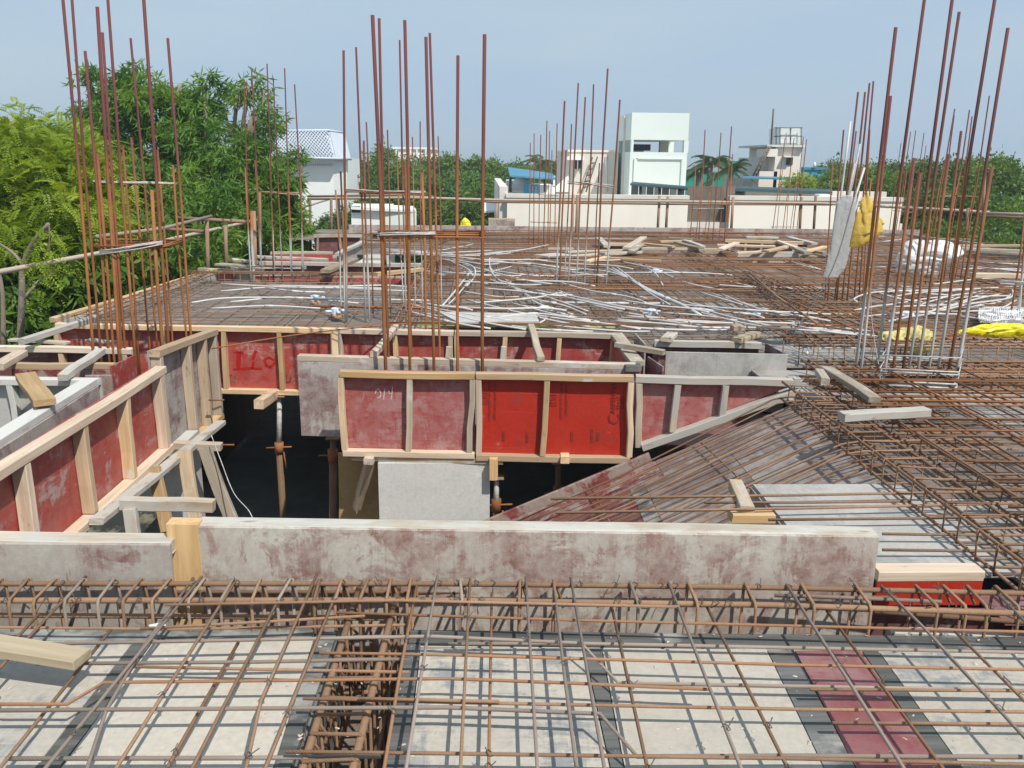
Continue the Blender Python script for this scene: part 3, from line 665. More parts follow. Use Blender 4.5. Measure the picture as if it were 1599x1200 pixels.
plank(PZ(618, 511, .15), PZ(583, 554, .15), .055, .05, PINE, 'pine tie plank slanting over the gap behind the middle column bars')
plank(PZ(829, 509, .15), PZ(845, 561, .15), .06, .04, PINE_OLD, 'crooked pine tie plank right of the middle column bars')
for x in (702, 787): plank(PV(x, 540, C0, C1) + nC * .05, PV(x - 2, 562, C0, C1) + nC * .06, .05, .03, PINE_OLD, 'short splice piece on a red panel stud %s' % ('left of the crooked tie plank' if x == 787 else 'behind the middle column bars'), name='splice', cat='offcut', up=nC)

# props and timbers under the left panel
def prop(px, pyt, pyc, pyb, Y, label, r=.03, lean=0):
    a = PY(px, pyt, Y); c = PY(px, pyc, Y); b = Vector((c.x + lean, Y, -3.25))
    t = thing('steel_prop', label, 'prop', b)
    tube('outer_tube', [b, c], r * 1.15, PROP, t, 8); tube('inner_tube', [c, a], r * .85, CEMBAR if lean == 0 else PROP, t, 8)
    tube('collar', [c + Vector((0, 0, -.05)), c + Vector((0, 0, .06))], r * 1.55, RUST, t, 8)
    tube('pin', [c + Vector((-.13, 0, .0)), c + Vector((.13, -.02, .02))], .008, RUST, t, 5)
    tube('handle', [c + Vector((.05, -.03, -.03)), c + Vector((.07, -.05, -.2))], .008, RUST, t, 5)
    box('head_plate', (a.x - .06, Y - .06, a.z - .004), (a.x + .06, Y + .06, a.z + .004), PROP, t)
prop(436, 618, 700, 800, 8.3, 'grey and rusty steel prop standing in the dark left opening')
prop(520, 684, 712, 800, 7.3, 'brown leaning steel prop behind the grey board in the dark opening', lean=-.1)
prop(775, 745, 790, 800, 6.55, 'threaded steel prop at the right edge of the grey pier', r=.026)
prop(872, 722, 770, 800, 6.9, 'dark steel prop under the bright red panel', lean=.02)
plank(PY(404, 632, 7.8), PY(432, 612, 8.4), .09, .09, PINE, 'stub of pine joist on top of the steel prop in the left opening', name='joist', cat='timber')
Yu = 6.3
plank(PY(190, 786, 5.3), PY(334, 790, 5.3), .075, .075, PINE_OLD, 'level pine bearer under the left red panel', name='bearer', cat='timber', up=(0, 0, 1))
plank(PY(274, 695, 6.9), PY(346, 698, 6.9), .08, .06, PINE, 'short level pine bearer under the tall end panel', name='bearer', cat='timber')
plank(PY(320, 700, 6.8), PY(362, 812, 6.6), .1, .05, PINE_OLD, 'broad slanting pine strut under the tall end panel', name='strut', cat='timber', up=(0, -1, 0))
plank(PY(240, 730, 6.1), PY(262, 830, 5.9), .09, .05, PINE, 'pine strut left of the grey pier below the left panel', name='strut', cat='timber', up=(0, -1, 0))
plank(PY(289, 705, 6.5), PY(306, 815, 6.4), .1, .05, PINE, 'pine strut right of the grey pier below the left panel', name='strut', cat='timber', up=(0, -1, 0))
plank(PY(203, 795, 5.25), PY(213, 870, 5.2), .08, .05, PINE_OLD, 'short upright pine post under the level bearer', name='strut', cat='timber', up=(0, -1, 0))
plank(PX(150, 815, -2.4) , PX(345, 660, -2.4), .09, .04, PINE_OLD, 'long runner board along the foot of the left red panel', name='runner', cat='timber')
p2 = thing('concrete_pier', 'grey concrete pier in the shade under the left panel', 'pier', (-2.45, 6.9, -3.25)); 
a_ = PY(255, 720, 6.9); b_ = PY(288, 720, 6.9); box('shaft', (a_.x, 6.9, -3.24), (b_.x, 7.3, -.62), CONC, p2)
tag(tube('wire', smooth_path([PY(330, 680, 6.7), PY(345, 720, 6.6), PY(365, 770, 6.4), PY(390, 800, 6.2), PY(400, 830, 6.1)], 5), .004, CEMBAR, n=4), 'thin pale wire dangling into the dark left opening', 'wire')
for px, py in ((356, 695), (340, 625)):
    tag(tube('rebar_stub', [PY(px - 14, py, 7.6), PY(px + 10, py, 7.6)], .008, RUST), 'short bar end poking out beside the tall end panel, %s one' % ('lower' if py > 650 else 'upper'), 'bar')
plank(PZ(-40, 1003, .14), PZ(128, 1030, .12), .085, .035, PINE_PALE, 'thick pale pine plank lying on the bars at the left edge')
# planks on the right mat
plank(PZ(1290, 576, .2), PZ(1366, 625, .18), .085, .04, PINE_OLD, 'long pine plank lying slanted on the bars before the right column')
plank(PZ(1314, 651, .2), PZ(1447, 643, .2), .085, .05, PINE_CEM, 'short pale plank lying level on the bars right of the stair edge')
plank(PZ(1279, 581, .2), PZ(1289, 596, .2), .06, .05, PINE_OLD, 'small broken pine stub on the bars above the stair edge', name='offcut', cat='offcut')
# little frame on the landing
plank(PZ(1148, 757, .03), PZ(1167, 800, .03), .07, .06, PINE_OLD, 'upright grey pine piece at the left end of the landing sheet', name='block', cat='timber')
plank(PZ(1140, 806, .0), PZ(1206, 806, .0), .09, .05, PINE, 'yellow pine block against the long grey board at the landing', name='block', cat='timber')

# ------------------------------------------------------------------ stair slope
SLP = .44
st = thing('stair_formwork', 'sloping plywood stair soffit with black seams going down into the opening', 'stair formwork', (1, 5.3, -.6))
def SP(x, y, off=0): return Vector((x, y, -.03 - SLP * (2.33 - x) + off))
segs = [(2.33, 1.75, RAMP), (1.75, 1.16, RAMP), (1.16, 1.06, SEAM), (1.06, .35, RAMP_RED), (.35, -.5, RAMP_RED), (-.5, -1.6, RAMP_RED)]
for a, b, m in segs:
    for y0, y1 in ((4.45, 5.12), (5.124, 5.80)):
        prism('slope_sheet', [SP(b + .002, y0), SP(a - .002, y0), SP(a - .002, y1), SP(b + .002, y1)], (0, 0, -.016), m, st)
prism('slope_sheet', [SP(-1.6, 5.804), SP(1.3, 5.804), SP(1.3, 6.12), SP(-1.6, 6.12)], (0, 0, -.016), RED_SPLASH, st)
prism('slope_sheet', [SP(1.304, 5.804), SP(2.33, 5.804), SP(2.33, 6.12), SP(1.304, 6.12)], (0, 0, -.016), RAMP, st)
beam('slope_edge', SP(-1.6, 6.15, .0), SP(1.28, 6.15, .0), .03, .14, RED_SPLASH, st)
sc = thing('stair_rebar', 'rusty bars bent over the stair edge and running down the slope', 'rebar mat', (1.5, 5.3, 0))
ys = [4.58, 4.68, 4.80, 4.86, 4.98, 5.04, 5.14, 5.24, 5.30, 5.40, 5.48, 5.54, 5.64, 5.72, 5.80, 5.90, 6.02]
for i, y in enumerate(ys):
    y += random.uniform(-.035, .035); j = random.uniform(-.06, .06); xe = 2.16 + j
    pts = [Vector((3.2, y + .02, .06)), Vector((xe + .12, y, .055)), Vector((xe, y - .0, .035)), SP(1.0, y - .03 + j * .4, .075), SP(-1.2 if y < 5.8 else .2, y - .05 + j, .07)]
    tube('rebar', pts, .0052 if i % 2 else .0066, RUST_DK, sc)
for i, x in enumerate((1.7, .9, .2)): tube('rebar', [SP(x, 4.5, .055), SP(x - .1, 6.05, .055)], .006, RUST_DK, sc)
lb = thing('landing_bars', 'long straight bars spanning level over the landing sheet', 'rebar mat', (2, 4, .05))
for (xa, ya, xb, yb, z) in ((860, 779, 1640, 766, .05), (868, 801, 1640, 785, .05), (1200, 812, 1640, 806, .05), (1378, 834, 1640, 836, .05), (1378, 859, 1640, 860, .04), (1520, 885, 1640, 886, .04), (1100, 785, 1420, 783, .03)):
    tube('rebar', [PZ(xa, ya, z), PZ((xa + xb) / 2, (ya + yb) / 2 + 1, z - .005), PZ(xb, yb, z)], .0075, RUST_DK, lb)
# ------------------------------------------------------------------ foreground beam cages and mat
def bent(p, q, n=3, amp=.006):
    p = Vector(p); q = Vector(q)
    return [p] + [p.lerp(q, i / n) + Vector((random.uniform(-amp, amp), random.uniform(-amp, amp), random.uniform(-amp, amp) * .6)) for i in range(1, n)] + [q]
ca = thing('beam_cage', 'rusty beam cage with stirrups lying across the foreground before the grey board', 'beam cage', (0, 3, -.1))
for pts, z, r in (([(-500, 905), (0, 912), (700, 912), (1200, 918), (2000, 936)], .105, .0105), ([(-500, 936), (0, 938), (700, 938), (1200, 945), (2000, 972)], .10, .0115)):
    tube('main_bar', [PZ(x, y, z) for x, y in pts], r, RUST_FG, ca, 8)
for pts, Y, r in (([(-500, 958), (0, 961), (300, 963), (600, 966)], 3.0, .010), ([(1068, 968), (1365, 955), (1599, 972), (2000, 992)], 2.93, .011)):
    tube('main_bar', [PY(x, y, Y) for x, y in pts[(1 if Y < 2.95 else 0):]], r, RUST_FG, ca, 8)
for y, z in ((2.95, -.30), (3.08, -.30), (3.02, -.30)): tube('main_bar', [(-4, y + .03, z), (0, y, z), (4.4, y - .13, z)], .010, RUST_DK, ca, 6)
tube('main_bar', [PZ(0, 925, .03), PZ(700, 925, .03), PZ(1400, 934, .03)], .009, RUST_FG, ca, 6)
tube('main_bar', [PZ(1210, 930, .09), PZ(1330, 934, .09), PZ(1470, 940, .09)], .008, STEEL_FG, ca, 6)
for px in [-130, -80, -40, 2, 44, 83, 130, 175, 219, 265, 320, 363, 405, 453, 500, 532, 575, 612, 640, 720, 810, 865, 983, 1075, 1162, 1252, 1335, 1431, 1472, 1512, 1555, 1597, 1640]:
    f = PZ(px, 909 + (px - 700) * .012 if px > 700 else 909, .115); x = f.x + random.uniform(-.006, .006); yb = f.y + .015; yn = f.y - .145
    jj = random.uniform(-.012, .012)
    pts = [Vector((x + .03, yb - .03, .05)), Vector((x + .005, yb + .004, .118)), Vector((x, yb - .01, .122)), Vector((x + jj, yn, .118)), Vector((x + jj, yn - .012, .10)), Vector((x + jj, yn - .012, -.30)), Vector((x + jj, yn + .005, -.315)), Vector((x, yb, -.315)), Vector((x, yb + .01, -.30)), Vector((x + .004, yb + .01, .10))]
    tube('stirrup', pts, .0062, RUST_FG if random.random() < .75 else STEEL_FG, ca, 6)
tube('spacer', [PZ(494, 917, .09), PZ(487, 962, .05)], .014, RUST_FG, ca, 8)

cb = thing('beam_cage', 'rusty beam cage running towards the camera in the trough between cream and grey deck sheets', 'beam cage', (-.42, 2, -.1))
l0, l1 = PZ(560, 920, .06), PZ(480, 1177, .045); m0, m1 = PZ(622, 918, .06), PZ(554, 1189, .045)
def ext(a, b, y): t = (y - a.y) / (b.y - a.y); return a.lerp(b, t)
tube('main_bar', [l0, ext(l0, l1, 2.5), ext(l0, l1, 1.3)], .0125, RUST_FG, cb, 8); tube('main_bar', [m0, ext(m0, m1, 2.5), ext(m0, m1, 1.3)], .0125, RUST_FG, cb, 8)
for x in (-.50, -.42, -.33): tube('main_bar', [(x, 3.1, -.31), (x - .01, 1.3, -.31)], .011, RUST_FG, cb, 8)
for x in (-.505, -.325): tube('main_bar', [(x, 3.1, -.14), (x - .01, 1.3, -.14)], .007, RUST_FG, cb, 6)
for py in (945, 967, 1000, 1032, 1062, 1091, 1118, 1146, 1189, 1235, 1290, 1350):
    a = ext(l0, l1, PZ(520, py, .06).y); b = ext(m0, m1, a.y); j = random.uniform(-.03, .03)
    pts = [a + Vector((.03, .0, -.06)), a + Vector((-.012, 0, .008)), a + Vector((0, 0, .016)), b + Vector((0, j * .4, .016)), b + Vector((.013, j * .4, 0)), Vector((b.x + .015, b.y + j, -.32)), Vector((a.x - .005, a.y + j * .7, -.325)), a + Vector((-.014, 0, -.02))]
    tube('stirrup', pts, .006, RUST_FG if random.random() < .7 else ORANGE_FG, cb, 6)
    if random.random() < .6: tube('tie_wire', smooth_path([a + Vector((0, 0, .02)), a + Vector((-.02, .01, .03)), a + Vector((-.035, -.02, -.02)), a + Vector((-.03, -.03, -.09))], 3), .0016, WIRE, cb, 4)

fm = thing('rebar_mat', 'tied rusty rebar mat over the foreground deck', 'rebar mat', (0, 2, .05))
Yb = [([(140, 894), (35, 1006), (0, 1043), (-60, 1105)], .115, 0), ([(173, 984), (9, 1188), (-40, 1250)], .07, 0), ([(315, 901), (206, 1034), (74, 1196), (20, 1262)], .115, 1), ([(302, 903), (219, 1017), (166, 1109), (136, 1200), (110, 1260)], .10, 1),
      ([(368, 907), (184, 1196), (140, 1262)], .115, 0), ([(372, 1004), (263, 1196), (220, 1270)], .065, 2), ([(451, 905), (302, 1196), (262, 1270)], .115, 0), ([(495, 897), (407, 1096), (385, 1196), (368, 1270)], .115, 0), ([(532, 910), (416, 1196), (386, 1270)], .115, 0),
      ([(652, 907), (623, 1060), (600, 1200), (588, 1270)], .10, 2), ([(683, 900), (634, 1200), (622, 1270)], .12, 1), ([(734, 904), (719, 1200), (716, 1270)], .115, 0), ([(768, 927), (763, 1200), (762, 1270)], .08, 2), ([(821, 902), (839, 1200), (843, 1270)], .115, 1),
      ([(864, 907), (882, 1060), (900, 1200), (908, 1270)], .12, 1), ([(891, 903), (944, 1200), (956, 1270)], .115, 1), ([(955, 947), (1011, 1200), (1026, 1270)], .085, 0), ([(1044, 910), (1157, 1200), (1184, 1270)], .12, 1), ([(1104, 948), (1230, 1200), (1265, 1270)], .08, 0),
      ([(1228, 913), (1320, 1056), (1411, 1200), (1455, 1270)], .12, 1), ([(1291, 954), (1472, 1200), (1523, 1270)], .08, 2), ([(1376, 915), (1442, 980), (1599, 1151), (1700, 1262)], .12, 1), ([(1490, 985), (1599, 1094), (1750, 1245)], .08, 0), ([(1560, 930), (1760, 1130)], .11, 1),
      ([(60, 960), (-60, 1090)], .09, 0), ([(-20, 960), (-150, 1080)], .09, 0)]
MF = [RUST_FG, STEEL_FG, ORANGE_FG]
for pts, z, k in Yb:
    tube('rebar', [PZ(x, y, z - (.0 if i == 0 else .01 * i / len(pts))) for i, (x, y) in enumerate(pts)], .0057, MF[k], fm, 6)
Xb = [([(-80, 978), (0, 980), (270, 983), (640, 976)], .05, 0), ([(258, 945), (620, 938), (1061, 948)], .12, 0), ([(525, 957), (900, 969), (1599, 987), (1720, 990)], .085, 2), ([(219, 982), (400, 972), (570, 962)], .09, 0),
      ([(66, 1006), (674, 994), (908, 1005), (966, 1052), (1599, 1064), (1720, 1066)], .09, 1), ([(700, 1006), (900, 1005), (1240, 1012), (1599, 1019), (1720, 1022)], .04, 1), ([(57, 1037), (400, 1034), (635, 1029)], .07, 1), ([(193, 1041), (430, 1046), (639, 1050)], .06, 0),
      ([(-60, 1100), (105, 1100), (162, 1066), (700, 1060), (889, 1067), (1109, 1077)], .095, 2), ([(499, 1020), (700, 1023), (1250, 1039), (1599, 1046), (1720, 1049)], .09, 2), ([(-60, 1110), (350, 1107), (700, 1105), (937, 1115), (996, 1165), (1250, 1164), (1599, 1166), (1720, 1167)], .10, 1),
      ([(473, 1091), (700, 1097), (1250, 1108), (1599, 1112), (1720, 1114)], .085, 0), ([(560, 1091), (780, 1096)], .10, 0), ([(1265, 1077), (1599, 1079), (1720, 1080)], .06, 0), ([(1300, 1129), (1599, 1131), (1720, 1132)], .06, 0), ([(9, 1185), (400, 1184), (595, 1181)], .05, 1),
      ([(446, 1174), (700, 1177), (1250, 1185), (1599, 1194), (1720, 1197)], .08, 0), ([(-60, 1245), (800, 1240), (1700, 1250)], .09, 1), ([(0, 1090), (-60, 1091)], .06, 0)]
for pts, z, k in Xb:
    P = [PZ(x, y, z) for x, y in pts]
    for i in range(len(P)):
        if len(pts) > 4 and pts[i][1] - pts[0][1] > 40: P[i].z = z - .035
    tube('rebar', P, .0058 if k != 1 else .0069, MF[k], fm, 6)
# binding knots where the bars cross
knots = []
for i in range(70):
    pts, z, k = random.choice(Yb); a, b = random.choice(list(zip(pts[:-1], pts[1:]))); t = random.random(); x = a[0] + (b[0] - a[0]) * t; y = a[1] + (b[1] - a[1]) * t
    c = PZ(x, y, z - .006)
    knots.append(smooth_path([c + Vector((-.012, .004, .006)), c + Vector((0, .012, .012)), c + Vector((.012, -.004, .004)), c + Vector((.0, -.012, .012)), c + Vector((random.uniform(-.02, .03), .01, random.uniform(.015, .035)))], 3))
for px in range(0, 1600, 31):
    for yy in (911, 938):
        if random.random() < .6:
            q = PZ(px + random.uniform(-9, 9), yy + (px - 700) * (.012 if px > 700 else 0), .112)
            knots.append(smooth_path([q + Vector((-.014, .004, -.01)), q + Vector((-.004, .014, .006)), q + Vector((.012, .0, .004)), q + Vector((.002, -.014, .006)), q + Vector((random.uniform(-.03, .03), random.uniform(-.02, .02), random.uniform(-.05, .04)))], 3))
kn = tubes('binding_wire', knots, .0018, WIRE, fm, 4); kn['kind'] = 'stuff'
# scraps and grit on the deck
V_, F_ = [], []
for i in range(420):
    x, y = random.uniform(-1.9, 2.1), random.uniform(1.9, 2.85); s = random.uniform(.002, .008) if i > 22 else random.uniform(.007, .013); an = random.uniform(0, 3.14); k = len(V_)
    dx, dy = Vector((math.cos(an), math.sin(an), 0)) * s, Vector((-math.sin(an), math.cos(an), 0)) * s * random.uniform(.2, .6); c0 = Vector((x, y, .001))
    V_ += [c0 - dx - dy, c0 + dx - dy, c0 + dx + dy, c0 - dx + dy, c0 + Vector((0, 0, s * .4))]; F_ += [(k + 0, k + 1, k + 4), (k + 1, k + 2, k + 4), (k + 2, k + 3, k + 4), (k + 3, k + 0, k + 4)]
dbr = mesh_obj('debris', V_, F_, PINE_OLD); dbr['kind'] = 'stuff'; dbr['label'] = 'wood chips and grit scattered on the foreground deck'
scr = [PZ(232, 976, .06), PZ(252, 972, .075), PZ(262, 977, .06), PZ(246, 982, .06), PZ(234, 981, .065)]
tag(prism('paper_scrap', scr, (0, 0, -.002), WHT_P), 'small white crumpled scrap beside the front beam cage', 'scrap')

# ------------------------------------------------------------------ near right mat and stair edge cage
def cage(label, p, q, w, z0, z1, sp, nb, m=RUST_DK, r=.008, rs=.0045, jit=.01, group=None):
    p = Vector((p[0], p[1], 0)); q = Vector((q[0], q[1], 0)); x = (q - p).normalized(); n = Vector((-x.y, x.x, 0)); Ln = (q - p).length
    t = thing('beam_cage', label, 'beam cage', (p + q) / 2, group)
    for z in (z0, z1):
        for i in range(nb):
            o = n * (-w / 2 + w * i / (nb - 1)); tube('main_bar', bent(p + o + Vector((0, 0, z)), q + o + Vector((0, 0, z)), 4, jit * .5), r, m, t, 5)
    k = int(Ln / sp); sm = None
    for i in range(k):
        c = p + x * (sp * (i + .5) + random.uniform(-.02, .02)); a = -n * (w / 2 + r); b = n * (w / 2 + r); zt = z1 + r; zb = z0 - r
        if sm is None:
            v, f = tube_geo([b * .6 + Vector((0, 0, zt - .05)), b + Vector((0, 0, zt)), a + Vector((0, 0, zt)), a + Vector((0, 0, zb)), b + Vector((0, 0, zb)), b + Vector((0, 0, zt))], rs, 5)
            sm = mesh_obj('stirrup', v, f, m, t, True, origin=Vector((0, 0, 0)))
            o = sm
        else:
            o = sm.copy(); COL.objects.link(o); o.parent = t
        o.location = c - base(t); o.rotation_euler = (random.uniform(-.06, .06), random.uniform(-.06, .06), random.uniform(-.06, .06))
    return t
cage('beam cage along the stair edge, running from the landing to the pine stub', (2.29, 2.9), (2.30, 6.08), .2, .02, .145, .155, 2, r=.009, rs=.006)
cage('beam cage set one bar spacing right of the stair edge cage', (2.72, 2.9), (2.72, 6.5), .2, .0, .12, .2, 2)
cage('wide beam cage across the right deck under the pale yellow sack', (2.7, 7.45), (10.6, 7.2), .4, -.02, .17, .13, 4, r=.010, rs=.006)
cage('beam cage across the right deck at the foot of the right column', (2.62, 6.7), (10.5, 6.55), .35, -.01, .12, .14, 4, r=.010, rs=.006)
def mat(label, x0, x1, y0, y1, sx, sy, zs, m, r=.006, skew=0.0, loc=None, kx=1.0, jit=.02, cut=None):
    t = thing('rebar_mat', label, 'rebar mat', ((x0 + x1) / 2, (y0 + y1) / 2, 0)); 
    y = y0; cnt = 0
    while y < y1:
        z = random.choice(zs); a = x0 + random.uniform(-.15, .05); b = x1 + random.uniform(-.3, .1)
        if random.random() < .35: a = x0 + (x1 - x0) * random.uniform(.05, .5)
        if random.random() < .3: b = a + (b - a) * random.uniform(.5, .95)
        o = tube('rebar', bent((a, y + skew * (a - x0), z), (b, y + skew * (b - x0) + random.uniform(-jit, jit), z), 4, .012), r * random.uniform(.9, 1.15), random.choice(m), t, 5)
        y += sy * random.uniform(.75, 1.25); cnt += 1
    x = x0
    while x < x1:
        z = random.choice(zs) - .012
        tube('rebar', bent((x, y0 + random.uniform(-.1, .1), z), (x + random.uniform(-jit, jit), y1 + random.uniform(-.1, .1), z), 4, .012), r * random.uniform(.9, 1.1), random.choice(m), t, 5)
        x += sx * random.uniform(.75, 1.25); cnt += 1
    return t
mat('dense rusty rebar mat at the right between the stair edge and the right column', 2.6, 9.5, 3.0, 6.5, .21, .105, [.05, .09, .13], [RUST_DK, RUST_DK, RUST], .0072, skew=-.035)
mat('upper rusty rebar mat over the right deck in front of the stair edge', 2.6, 7.5, 2.9, 6.9, .28, .17, [.13, .16], [RUST_DK, RUST], .0068, skew=-.02)
mat('fine dark rebar mat over the left bay behind the long red panel', -4.05, -.9, 8.6, 12.2, .2, .19, [.03, .045], [RUST_DK, STEEL_FG], .0045, jit=.03)
mat('rebar mat with conduits over the middle of the back deck', -.95, 4.6, 8.4, 12.2, .125, .105, [.03, .06, .10, .13], [RUST_DK, RUST_DK, RUST], .006, skew=-.012)
mat('short piece of rebar mat beside the grey pit box', 1.35, 3.3, 7.85, 8.4, .16, .13, [.03, .06, .1], [RUST_DK, STEEL_FG], .0055)
mat('rusty rebar mat behind the right column', 3.0, 10.6, 7.8, 12.2, .2, .115, [.04, .08, .12], [RUST_DK, RUST], .0062, skew=-.01)
mat('rusty rebar mat over the far middle of the deck', -.8, 10.6, 12.3, 16.2, .17, .12, [.04, .08, .12], [RUST_DK, RUST], .0058)
mat('rusty rebar mat along the far edge of the deck', -2.4, 10.6, 16.3, 21.5, .26, .14, [.04, .09, .13], [RUST_DK, RUST], .006)
for lab, p, q, w in (('beam cage along the left deck edge inside the long grey edge board', (-3.95, 8.6), (-3.75, 12.2), .25), ('beam cage behind the left bay at the foot of the grey tipped bars', (-4.1, 12.1), (-.9, 12.0), .22),
                     ('beam cage running back between left bay and middle conduits', (-.75, 8.5), (-.85, 16), .22), ('beam cage across the middle deck at the foot of the middle far column', (-.7, 11.75), (4.6, 11.7), .25),
                     ('beam cage running back over the deck left of the white hanging film', (3.75, 7.9), (3.7, 16), .28), ('beam cage across the far deck before the timber heap', (-.8, 14.4), (10.5, 14.2), .25), ('beam cage across the deck at the white sack', (4.5, 11.2), (10.6, 11.0), .3), ('beam cage near the far edge of the deck', (-2, 19.2), (10.6, 18.6), .3)):
    cage(lab, p, q, w, .0, .15, .2, 3, r=.008)

# ------------------------------------------------------------------ column starter bars
def column(label, bars, ties, mat_, cat='column bars', foot=-.2):
    """bars: (xt, yt, xb, yb, Y, r)"""
    ft = [PY(b[2], b[3], b[4]) for b in bars]; c = sum(ft, Vector()) / len(ft); c.z = 0
    t = thing('column_rebar', label, cat, c)
    for xt, yt, xb, yb, Y, r in bars:
        a = PY(xt, yt, Y); b = PY(xb, yb, Y); d = (b - a); e = a + d * ((foot - a.z) / d.z)
        m1 = a.lerp(e, .4) + Vector((random.uniform(-.012, .012), random.uniform(-.012, .012), 0)); m2 = a.lerp(e, .75) + Vector((random.uniform(-.008, .008), random.uniform(-.008, .008), 0))
        tube('rebar', [e, m2, m1, a], r, mat_, t, 7)
    for pts, n in ties:
        for k in range(n):
            tube('tie', bent(PY(*pts[0]) + Vector((0, random.uniform(-.03, .03), random.uniform(-.02, .02))), PY(*pts[1]) + Vector((0, random.uniform(-.03, .03), random.uniform(-.02, .02))), 3, .01), .0055, CEMBAR if k % 2 else mat_, t, 5)
    return t
def hoops(t, poly, z, n, m, r=.005):
    for k in range(n):
        dz = random.uniform(-.02, .02); P = [Vector((p[0] + random.uniform(-.015, .015), p[1] + random.uniform(-.015, .015), z + dz)) for p in poly]
        tube('stirrup', P + [P[0]], r, m, t, 5)
YL, YLb = 7.25, 7.75
colL = column('left column of tall rusty bars in front of the mango tree', [
    (96, -25, 142, 510, YL, .0125), (111, -20, 154, 512, YL, .011), (133, 80, 168, 520, YL, .0115), (152, 11, 186, 560, YL, .014), (160, 51, 197, 565, YL, .011), (167, -20, 212, 565, YL, .0115), (223, -22, 262, 535, YL, .0135),
    (204, 60, 242, 492, YLb, .010), (262, 60, 296, 495, YLb, .0115), (121, 243, 139, 480, YLb, .010), (152, 240, 178, 545, YL, .0115), (170, 288, 190, 550, YL, .012), (192, 228, 214, 520, YLb, .009), (205, 215, 230, 500, YLb, .010), (237, 297, 254, 540, YL, .0145), (246, 235, 268, 500, YLb, .009), (270, 258, 288, 490, YLb, .0095)],
    [], RUST_COL, foot=-.45)
h = [PY(148, 384, YL), PY(255, 377, YL), PY(285, 372, YLb), PY(160, 378, YLb)]
hoops(colL, h, h[0].z, 5, RUST); 
for k in range(4): tube('tie', bent(PY(155, 392 + k * 2, YL - .03), PY(254, 377 + k * 1.5, YL - .03), 3, .012), .005, CEMBAR, colL, 5)
for k in range(4): tube('tie', bent(PY(158 if k > 1 else 145, 283 + k, YL), PY(272, 286 + k * .7, YL + .3), 3, .01), .0045, CEMBAR if k < 3 else RUST, colL, 5)
YM, YMb = 6.78, 6.95
colM = column('middle column of six tall rusty bars behind the front red panel', [
    (581.6, 24, 602, 570, YM, .0145), (592, 29, 607.5, 570, YMb, .011), (632, 32, 640, 570, YM, .0125), (665, 58, 677, 570, YM, .0125), (671, 52, 683, 470, YMb, .010), (715, 87, 714.5, 570, YM, .0125), (756.6, 54, 754, 572, YM, .0145), (633, 255, 641, 560, YMb, .0135), (659, 270, 664, 505, YMb + 1.6, .013)],
    [], RUST_COL, foot=-.4)
h = [PY(592, 366, YM), PY(757, 364, YM), PY(757, 361, YMb), PY(597, 361, YMb)]; hoops(colM, h, h[0].z, 4, RUST, .006)
for k in range(4): tube('tie', bent(PY(593, 365 + k, YM - .03), PY(680, 363 + k, YM - .03), 3, .008), .006, CEMBAR, colM, 5)
YN2 = 9.15
colN = column('column of thinner grey footed bars just behind the middle column', [
    (536.5, 79, 541, 503, 9.1, .0125), (556, 74, 571, 507, YN2, .0105), (568, 220, 577, 507, YN2, .011), (572, 191, 582, 480, YN2 + .4, .008), (605, 203, 610, 470, YN2 + .4, .008), (624, 63, 634, 505, YN2, .0095), (620, 240, 632, 500, YN2 + .4, .008), (532, 268, 540, 500, 9.2, .010), (524, 297, 533, 470, 9.5, .009), (656, 190, 660, 480, YN2 + .4, .007), (684, 213, 690, 470, YN2 + .4, .0065), (644, 214, 648, 470, YN2 + .4, .0065)],
    [((540, 298, 9.1), (665, 302, 9.1), )] and [(((540, 298, 9.1), (665, 302, 9.1)), 5)], RUST_COLC, foot=-.15)
YO = 12.2
colO = column('small left rear column of grey footed bars before the white house', [
    (381, 124, 391, 435, YO, .010), (393, 110, 410, 438, YO, .009), (417, 100, 428, 445, YO, .009), (427, 129, 442, 446, YO, .008), (444.5, 107, 457, 448, YO, .009), (460, 132, 475, 446, YO, .009), (383, 262, 392, 430, YO, .011), (469, 259, 473, 440, YO, .009), (398, 250, 409, 440, YO + .3, .008), (421, 240, 430, 440, YO + .3, .008), (449, 255, 455, 440, YO + .3, .008), (393, 330, 396, 440, YO, .02)],
    [(((390, 298, YO), (470, 303, YO)), 4), (((395, 418, YO), (478, 419, YO)), 4)], RUST_COLC, foot=-.1)
YR = 6.55
colR = column('right front column of very tall bars with cemented feet', [
    (1399, 43, 1333, 592, YR + .25, .0135), (1391, 150, 1342, 597, YR + .05, .011), (1447, -25, 1368, 588, YR + .3, .0125), (1428, 247, 1378, 598, YR, .0125), (1437, 270, 1393, 598, YR, .012), (1490, -22, 1407, 598, YR, .0125), (1498, 19, 1416, 598, YR + .15, .0115),
    (1482, 241, 1431, 598, YR, .012), (1501, 205, 1447, 600, YR + .1, .010), (1557, -22, 1461, 600, YR + .1, .0125), (1574, 44, 1477, 603, YR, .0125), (1549, 261, 1490, 604, YR, .014)], [], RUST_COLC, foot=-.2)
h = [PZ(1372, 600, .03), PZ(1492, 606, .03), PZ(1497, 585, .03), PZ(1385, 582, .03)]; hoops(colR, h, .04, 6, CEMBAR, .0075); hoops(colR, h, .15, 2, CEMBAR, .006); hoops(colR, h, .27, 1, CEMBAR, .005)
YS = 10.5
